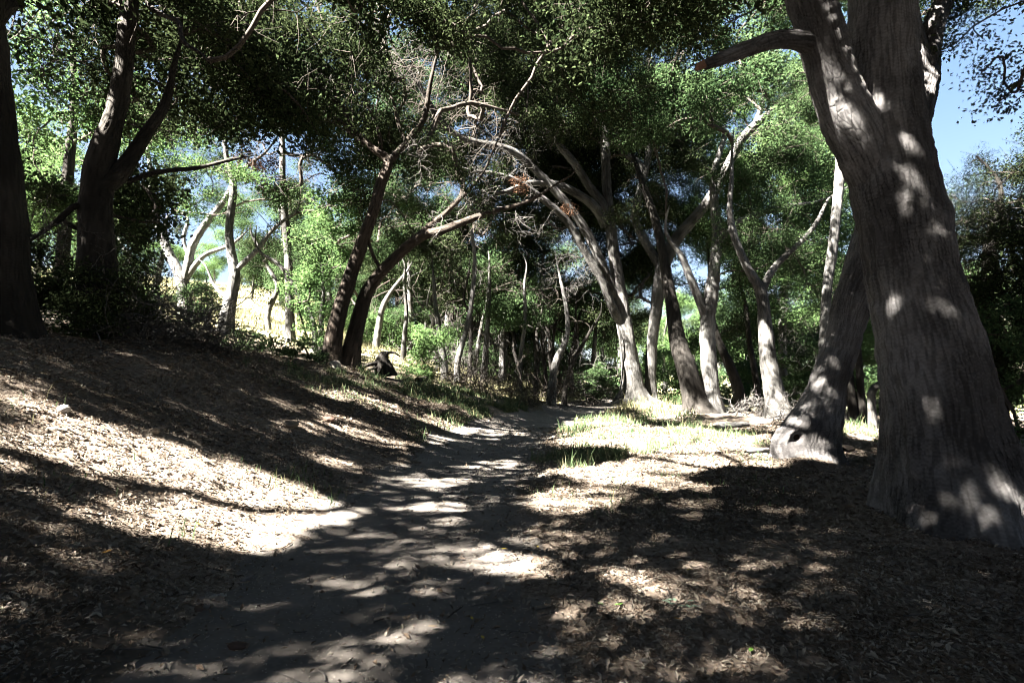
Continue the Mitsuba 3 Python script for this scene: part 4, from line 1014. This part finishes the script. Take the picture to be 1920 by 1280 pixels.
shrub('shrub', 'dim bush far down the path', [(1085, 725, 30, 26, 26, .9), (1085, 745, 30, 20, 10, .6)], 412, 'leaf_mid', .12, 110)

# ------------------------------------------------------------------ brushwood, stump, log and stones
def brush(label, spots, seed, count, L, material='twig_dead'):
    rng = np.random.default_rng(seed)
    key = name_of('brushwood')
    tag(key, label, 'brushwood', kind='stuff')
    s = Soup()
    for _ in range(count):
        px, py, y, sx, sy = spots[int(rng.integers(len(spots)))]
        q = at(px + rng.uniform(-sx, sx), py, y + rng.normal() * .4)
        q[2] = height(q[0], q[1]) + rng.uniform(0, 1) ** 2 * sy
        twig_spray(s, q, 1, L * rng.uniform(.5, 1.4), rng, .1, .016)
    put(key, s.shape(material))


brush('tangle of bare grey brushwood below the dark oak on the bank', [(230, 640, 9.5, 60, .5), (310, 640, 10.2, 70, .7), (390, 645, 11, 60, .7), (330, 640, 12, 90, 1.1)], 500, 330, .8)
brush('dark heap of fallen branches across the end of the path', [(930, 740, 20.5, 60, .7), (1000, 745, 21.5, 60, 1.0), (1070, 750, 24, 50, 1.0), (880, 730, 20, 40, .6)], 501, 210, 1.2, 'twig_bark')
brush('dead twigs under the slanting trunks beyond the twin stemmed oak', [(1420, 770, 18, 60, .5), (1500, 780, 16, 40, .4)], 502, 130, .6)

brush('tangle of dead grey stems between the thin trunks in the middle of the wood', [(880, 690, 25, 60, 2.2), (980, 690, 27, 70, 2.4), (1090, 690, 27, 50, 2.0), (820, 690, 25, 40, 1.6)], 503, 200, 1.3)


rng = np.random.default_rng(77)
key = name_of('uprooted_stump')
tag(key, 'black uprooted stump with root spikes on the crest of the bank', 'stump')
P, R = px_line([(722, 706, 16.2, 44), (720, 690, 16.2, 36), (718, 672, 16.2, 24), (722, 660, 16.2, 14)])
s = Soup()
s.add(*tube(*spline(P, R, .06), 16, .25, .01, None, 5))
put(f'{key}__butt', s.shape('bark_dark'))
for k, ln in enumerate(([(715, 668, 16.2, 8), (735, 660, 16.1, 5), (750, 668, 16, 3)], [(712, 680, 16.1, 9), (690, 684, 15.9, 6), (672, 694, 15.8, 4)], [(714, 690, 16.1, 8), (696, 692, 15.9, 5), (680, 700, 15.8, 3)])):
    s = Soup()
    s.add(*tube(*spline(*px_line(ln), .08), 7, .2, 0, None, k))
    put(f'{key}__root' + ('' if k == 0 else f'_{k:03d}'), s.shape('bark_dark'))


def log(label, a, b, w, seed, material, lift=.5):
    key = name_of('fallen_log')
    tag(key, label, 'log')
    A, Bq = ground_at(*a), ground_at(*b)
    P = np.array([A, (A + Bq) / 2 + [0, .05, 0], Bq])
    P[:, 2] = height(P[:, 0], P[:, 1]) + w * lift
    s = Soup()
    s.add(*tube(*spline(P, [w * .8, w, w * .7], .08), 14, .2, .006, None, seed))
    put(key, s.shape(material))


log('dark log lying on the litter before the dappled forked oak', (1340, 806), (1402, 800), .09, 1, 'bark_grey')
log('short black branch in the grass of the clearing', (1205, 800), (1222, 794), .05, 2, 'bark_dark')
log('rotting log under the bank crest beside the slim white trunk', (782, 716), (806, 706), .10, 3, 'bark_dark')
log('bleached piece of wood beside the burl of the leaning oak', (1400, 853), (1440, 846), .05, 4, 'bark_pale')
log('small brown log in the shade right of the leaning oak', (1580, 848), (1602, 846), .08, 5, 'bark_brown')
log('long thin fallen branch in the bright clearing', (1305, 815), (1345, 818), .03, 6, 'bark_pale')


def stone_mesh(r, seed, squash):
    m = trimesh.creation.icosphere(3, 1.0)
    v = np.array(m.vertices)
    v = v * (1 + .5 * (meshkit.fbm(v * 1.3, 3, seed) - .5))[:, None] * r * np.array(squash)
    return v, m.faces


def stone_tone(c):
    return {'type': 'twosided', 'bsdf': rough(proc(lambda p, n, uv: mi.Color3f(*c) * (.7 + .6 * fbm(p.x * 40, p.y * 40, p.z * 40, 3))), .85)}


for nm, c in (('stone_pale', (.22, .213, .203)), ('stone_red', (.05, .032, .027)), ('stone_grey', (.09, .088, .095)), ('stone_tan', (.11, .094, .078))):
    scene[nm] = stone_tone(c)
STONES = [('white sunlit rock at the foot of the reddish pair of oaks', (628, 692), .16, 'stone_pale', (1, .8, .9)), ('round pale stone in the sunny litter below the black shade of the bank', (119, 772), .055, 'stone_pale', (1, .8, .8)), ('flat red brown cobble on the path, the largest one there', (445, 1212), .040, 'stone_red', (1.3, .9, .4)),
          ('dark purple grey cobble at the upper edge of the path', (462, 1090), .032, 'stone_grey', (1.3, .8, .5)), ('pale flat pebble half buried in the path next to its twin', (418, 1116), .024, 'stone_pale', (1.3, .8, .4)), ('white oval pebble on the path left of a pale flat one', (400, 1120), .022, 'stone_pale', (1.2, .8, .4)),
          ('tan wedge shaped stone on the dark path', (310, 1225), .024, 'stone_tan', (1.5, .7, .6)), ('blue grey pebble on the path near a larger dark one', (390, 1140), .025, 'stone_grey', (1.3, .9, .5)), ('long grey stone sunk in the path in deep shade', (372, 1145), .034, 'stone_red', (1.5, .7, .3)),
          ('white pebble in the middle of the path', (646, 1055), .022, 'stone_pale', (1.3, .8, .5)), ('bluish pebble above a white one in the middle of the path', (680, 1037), .020, 'stone_grey', (1.3, .8, .5)), ('pale stone on the bank among litter near a dark hollow', (290, 815), .05, 'stone_tan', (1, .8, .7)),
          ('bright white chip at the sunny rim of the litter by the path', (1162, 1163), .022, 'stone_pale', (1.6, .7, .4)), ('pale pebble near the shaded edge of the litter', (1070, 1202), .018, 'stone_pale', (1.2, 1, .5)), ('brown lump of earth on the sunny part of the bank', (545, 800), .10, 'stone_tan', (1.5, .8, .6)),
          ('dark stone standing in the upper litter of the bank', (615, 790), .09, 'stone_red', (1.3, .8, .6))]
for k, (lab, px, r, mat, sq) in enumerate(STONES):
    g = ground_at(*px)
    v, f = stone_mesh(r, 40 + k, sq)
    a = k * 1.7
    v = v @ np.array([[math.cos(a), -math.sin(a), 0], [math.sin(a), math.cos(a), 0], [0, 0, 1]]) + g + [0, 0, r * sq[2] * .45]
    key = name_of('stone')
    tag(key, lab, 'stone')
    put(key, mikit.ply((v, f), mat, smooth=True))

# ------------------------------------------------------------------ coloured fallen leaves that stand out one by one, and sticks
for nm, c in (('leaf_yellow', (.32, .24, .035)), ('leaf_green', (.07, .16, .03)), ('leaf_orange', (.24, .13, .035)), ('leaf_blue_green', (.11, .17, .135)), ('leaf_tan', (.20, .155, .112))):
    scene[nm] = {'type': 'twosided', 'bsdf': rough(rgb(*c), .5, .4)}


def big_leaf(g, L, rng, slim=.42, curl=.25):
    s = np.linspace(-1, 1, 9)
    w = (1 - np.abs(s) ** 2.2) * slim * L * .5
    mid = np.stack([s * L * .5, 0 * s, curl * L * .3 * s ** 2 + .006], 1)
    v = np.vstack([mid, mid + np.stack([0 * s, w, w * .35], 1), mid - np.stack([0 * s, w, -w * .35], 1)])
    i = np.arange(8)
    f = np.vstack([np.stack([i, i + 1, i + 10], 1), np.stack([i, i + 10, i + 9], 1), np.stack([i, i + 19, i + 1], 1), np.stack([i, i + 18, i + 19], 1)])
    a = rng.uniform(0, 6.28)
    v = v @ np.array([[math.cos(a), math.sin(a), 0], [-math.sin(a), math.cos(a), 0], [0, 0, 1]])
    return v + g, f


FALLEN = [('curled yellow leaf on the path, nearest the lower edge of the picture', (905, 1204), 'leaf_yellow', .045), ('yellow leaf on the path above a second yellow one', (885, 1165), 'leaf_yellow', .045), ('flat yellow green leaf at the rim of the path', (945, 1034), 'leaf_yellow', .05), ('bright yellow leaf where the litter begins', (1008, 1031), 'leaf_yellow', .05),
          ('vivid green leaf lying near a yellow scrap in the litter', (1160, 1142), 'leaf_green', .06), ('light green leaf left of the vivid green one', (1126, 1138), 'leaf_green', .045), ('orange leaf below the green sprig', (1270, 1168), 'leaf_orange', .045), ('yellow leaf in the sunlit litter above the green sprig', (1293, 1074), 'leaf_yellow', .05),
          ('tan leaf alone on the middle of the path', (760, 1139), 'leaf_tan', .05), ('broad brown leaf on the path near the yellow pair', (812, 1183), 'leaf_tan', .06), ('green leaf standing in the lit spot of the lower litter', (1408, 1228), 'leaf_green', .05), ('amber leaf among the sunny litter of the bank', (200, 1043), 'leaf_orange', .07), ('yellow leaf at the bright edge of the bank litter', (372, 988), 'leaf_yellow', .06), ('yellow leaf on the white sunlit rim of the path', (490, 1000), 'leaf_orange', .06)]
rng = np.random.default_rng(5)
for lab, px, mat, L in FALLEN:
    key = name_of('fallen_leaf')
    tag(key, lab, 'leaf')
    put(key, mikit.ply(big_leaf(ground_at(*px) + [0, 0, .012], L, rng), mat, smooth=True))
key = name_of('green_sprig')
tag(key, 'torn sprig of blue green leaves on the sunlit litter', 'sprig')
g = ground_at(1275, 1143)
s = Soup()
s.add(*tube(g + np.array([[-.07, -.02, .015], [0, 0, .03], [.08, .02, .02]]), np.array([.003, .0025, .0015]), 5))
put(f'{key}__stem', s.shape('twig_bark'))
for k in range(11):
    put(f'{key}__leaf' + ('' if k == 0 else f'_{k:03d}'), mikit.ply(big_leaf(g + [rng.uniform(-.09, .09), rng.uniform(-.05, .05), .02 + .01 * rng.uniform()], .045, rng), 'leaf_blue_green', smooth=True))
STICKS = [('dark twig pointing up the path between the yellow leaf and the litter', (840, 1160), (868, 1140)), ('thin black stick near the lower edge of the path', (640, 1254), (662, 1238)), ('short stick on the sunny rim of the path', (528, 1032), (548, 1020)), ('straight pale twig at the rim of the litter', (1048, 1097), (1085, 1108)), ('dark stick on the path left of the lowest yellow leaf', (700, 1170), (730, 1160)),
          ('broken black twig low on the path', (187, 1228), (200, 1220)), ('upright looking dark twig near the lower edge', (798, 1240), (799, 1256))]
for lab, a, b in STICKS:
    A, Bq = ground_at(*a), ground_at(*b)
    P = np.array([A + [0, 0, .006], (A + Bq) / 2 + [.006, 0, .012], Bq + [0, 0, .008]])
    key = name_of('stick')
    tag(key, lab, 'stick')
    s = Soup()
    s.add(*tube(*spline(P, [.004, .005, .003], .02), 6))
    put(key, s.shape('twig_bark'))

# ------------------------------------------------------------------ litter, pebbles and grass
rng = np.random.default_rng(11)


def strew(n, ymax, xr, keep):
    y = 1.7 + (ymax - 1.7) * rng.uniform(size=n) ** 1.9
    x = rng.uniform(-1, 1, n) * (xr[1] - xr[0]) / 2 + (xr[0] + xr[1]) / 2
    x = x * (.35 + .65 * np.clip(y / 6, 0, 1)) if xr[0] < 0 else x
    k = keep(x, y) & (np.abs(x) < y * .98 + .4)
    return np.stack([x[k], y[k], height(x[k], y[k])], 1)


def litter_here(x, y):
    o = off_path(x, y)
    p = np.stack([x, y, x * 0], -1)
    m = meshkit.fbm(p * .9, 3, 60)
    p_keep = np.where(o < 0, np.where(o < -.25, .035, .16) + .10 * (x > path_mid(y)), .35 + 1.0 * np.clip(o / .5, 0, 1) * np.clip((m - .30) / .2, .12, 1))
    return rng.uniform(size=len(x)) < p_keep


for nm, n, tone in (('litter_pale', 150000, ((.135, .124, .110), (.25, .235, .212))), ('litter_brown', 170000, ((.042, .033, .027), (.125, .100, .080)))):
    scene[nm] = leaf_bsdf(tone[0], tone[1], .25, .6)
    q = strew(n, 15, (-9, 9), litter_here)
    up = unit(rng.normal(size=q.shape) * .42 + [0, 0, 1])
    q[:, 2] += .006 + .016 * rng.uniform(size=len(q))
    key = name_of('leaf_litter')
    tag(key, 'pale dry oak leaves strewn over the bank and the clearing' if nm == 'litter_pale' else 'brown dry oak leaves strewn over the bank and the clearing', 'leaf litter', kind='stuff')
    v, f = leaf_quads(q, up, (.0295 + .0025 * np.clip(q[:, 1] - 4, 0, 12)) * np.exp(rng.normal(size=len(q)) * .28), rng, .42, .14)
    put(key, mikit.ply((v, f), nm))

q = strew(1500, 12, (-8, 8), lambda x, y: rng.uniform(size=len(x)) < np.where(off_path(x, y) < -.1, .25, 1.0))
s = Soup()
for c in q:
    a, L = rng.uniform(0, 6.28), rng.uniform(.04, .22)
    d = np.array([math.cos(a), math.sin(a), 0]) * L / 2
    P = np.array([c - d, c + rng.normal(size=3) * L * .08, c + d])
    P[:, 2] = height(P[:, 0], P[:, 1]) + .008 + rng.uniform(0, .012)
    s.add(*tube(P, np.array([1, .9, .5]) * rng.uniform(.0018, .0045), 4, cap=False))
tag('twig_litter', 'short broken twigs scattered through the fallen leaves', 'twigs', kind='stuff')
put('twig_litter', s.shape('twig_dead'))

q = strew(5200, 9, (-3, 3), lambda x, y: (off_path(x, y) < .1) | (rng.uniform(size=len(x)) < .15))
m = trimesh.creation.icosphere(0, 1.0)
r = rng.uniform(.003, .011, len(q)) * rng.uniform(.5, 1, len(q))
v = (np.array(m.vertices)[None] * r[:, None, None] * rng.uniform(.6, 1.3, (len(q), 1, 3)) * [1, 1, .6] + (q + [0, 0, 1] * r[:, None] * .2)[:, None]).reshape(-1, 3)
f = (np.array(m.faces)[None] + np.arange(len(q))[:, None, None] * 12).reshape(-1, 3)
scene['grit'] = {'type': 'twosided', 'bsdf': rough(proc(lambda p, n, uv: mix((.06, .055, .052), (.26, .246, .232), cell_rand(p.x * 40, p.y * 40))), .85)}
tag('pebbles', 'small pale pebbles scattered over the dirt path', 'pebbles', kind='stuff')
put('pebbles', mikit.ply((v, f), 'grit', smooth=True))

GRASS = [([(480, 690), (640, 700), (760, 705), (880, 735), (970, 760), (960, 778), (900, 790), (800, 752), (700, 722), (560, 705)], 9000, .13), ([(880, 770), (975, 755), (985, 785), (900, 798), (820, 800), (830, 785)], 2600, .15), ([(1085, 790), (1180, 785), (1260, 795), (1330, 805), (1420, 812), (1470, 830), (1380, 835), (1250, 832), (1190, 850), (1120, 840), (1060, 815)], 5200, .15),
         ([(1030, 850), (1130, 835), (1150, 860), (1090, 872), (1010, 878)], 1700, .14), ([(1560, 800), (1660, 805), (1665, 835), (1590, 820)], 2200, .16), ([(560, 900), (640, 905), (620, 940), (550, 930)], 120, .10), ([(1160, 775), (1280, 770), (1300, 782), (1150, 790)], 900, .14),
         ([(500, 720), (700, 730), (860, 790), (760, 780), (600, 745)], 700, .10), ([(1150, 745), (1300, 750), (1290, 765), (1160, 765)], 1500, .3), ([(980, 900), (1350, 900), (1500, 930), (1100, 960)], 260, .09), ([(800, 800), (900, 800), (860, 830), (790, 830)], 350, .12), ([(1250, 840), (1460, 840), (1470, 870), (1250, 890)], 420, .09), ([(0, 760), (330, 820), (480, 900), (300, 1000), (0, 900)], 160, .08)]
bl, hs = [], []
for poly, n, h in GRASS:
    w = shapely.Polygon([ground_at(*q)[:2] for q in poly]).buffer(.25)
    x0, y0, x1, y1 = w.bounds
    x, y = rng.uniform(x0, x1, n * 4), rng.uniform(y0, y1, n * 4)
    tuft = meshkit.noise(np.stack([x * 2.2, y * 2.2, x * 0], -1), 90) + .35 * rng.uniform(size=n * 4)
    k = np.nonzero(shapely.contains_xy(w, x, y) & (off_path(x, y) > -.08) & (tuft > .72))[0][:n]
    bl.append(np.stack([x[k], y[k], height(x[k], y[k]) - .01], 1))
    hs.append(h * np.exp(rng.normal(size=len(k)) * .42) * .85)
bl, hs = np.vstack(bl), np.concatenate(hs)
lean_ = rng.normal(size=(len(bl), 2)) * .30
side = unit(np.stack([rng.normal(size=len(bl)), rng.normal(size=len(bl)), np.zeros(len(bl))], 1))
wd = (.0028 + .0004 * bl[:, 1])[:, None]
top = bl + np.column_stack([lean_ * hs[:, None], hs])
mid = bl + np.column_stack([lean_ * hs[:, None] * .3, hs * .55])
v = np.stack([bl - side * wd, bl + side * wd, mid + side * wd * .8, mid - side * wd * .8, top], 1).reshape(-1, 3)
i = np.arange(len(bl))[:, None] * 5
dryer = rng.uniform(size=len(bl)) < .28
for nm, lab, mat, sel in (('grass', 'fresh green grass in tufts along the bank crest and in the clearing', 'grass_blade', ~dryer), ('dry_stalks', 'straw coloured dry stalks standing among the fresh grass', 'dry_grass', dryer)):
    k = i[sel]
    tag(nm, lab, 'grass', kind='stuff')
    put(nm, mikit.ply((v, np.vstack([k + [0, 1, 2], k + [0, 2, 3], k + [3, 2, 4]])), mat))

x, y = rng.uniform(-34, 6, 60000), rng.uniform(18, 60, 60000)
k = (off_path(x, y) > .2) & (y > 20 - x * .2) & (np.abs(x) < y * .95)
x, y = x[k], y[k]
b = np.stack([x, y, height(x, y) - .02], 1)
h = rng.uniform(.15, .4, len(b))
side = unit(np.stack([rng.normal(size=len(b)), rng.normal(size=len(b)), np.zeros(len(b))], 1))
top = b + np.column_stack([rng.normal(size=(len(b), 2)) * .35 * h[:, None], h])
v = np.stack([b - side * .02, b + side * .02, top], 1).reshape(-1, 3)
tag("hill_grass", 'straw coloured grass covering the hillside behind the bank', 'grass', kind='stuff')
put("hill_grass", mikit.ply((v, np.arange(len(v)).reshape(-1, 3)), "dry_grass"))
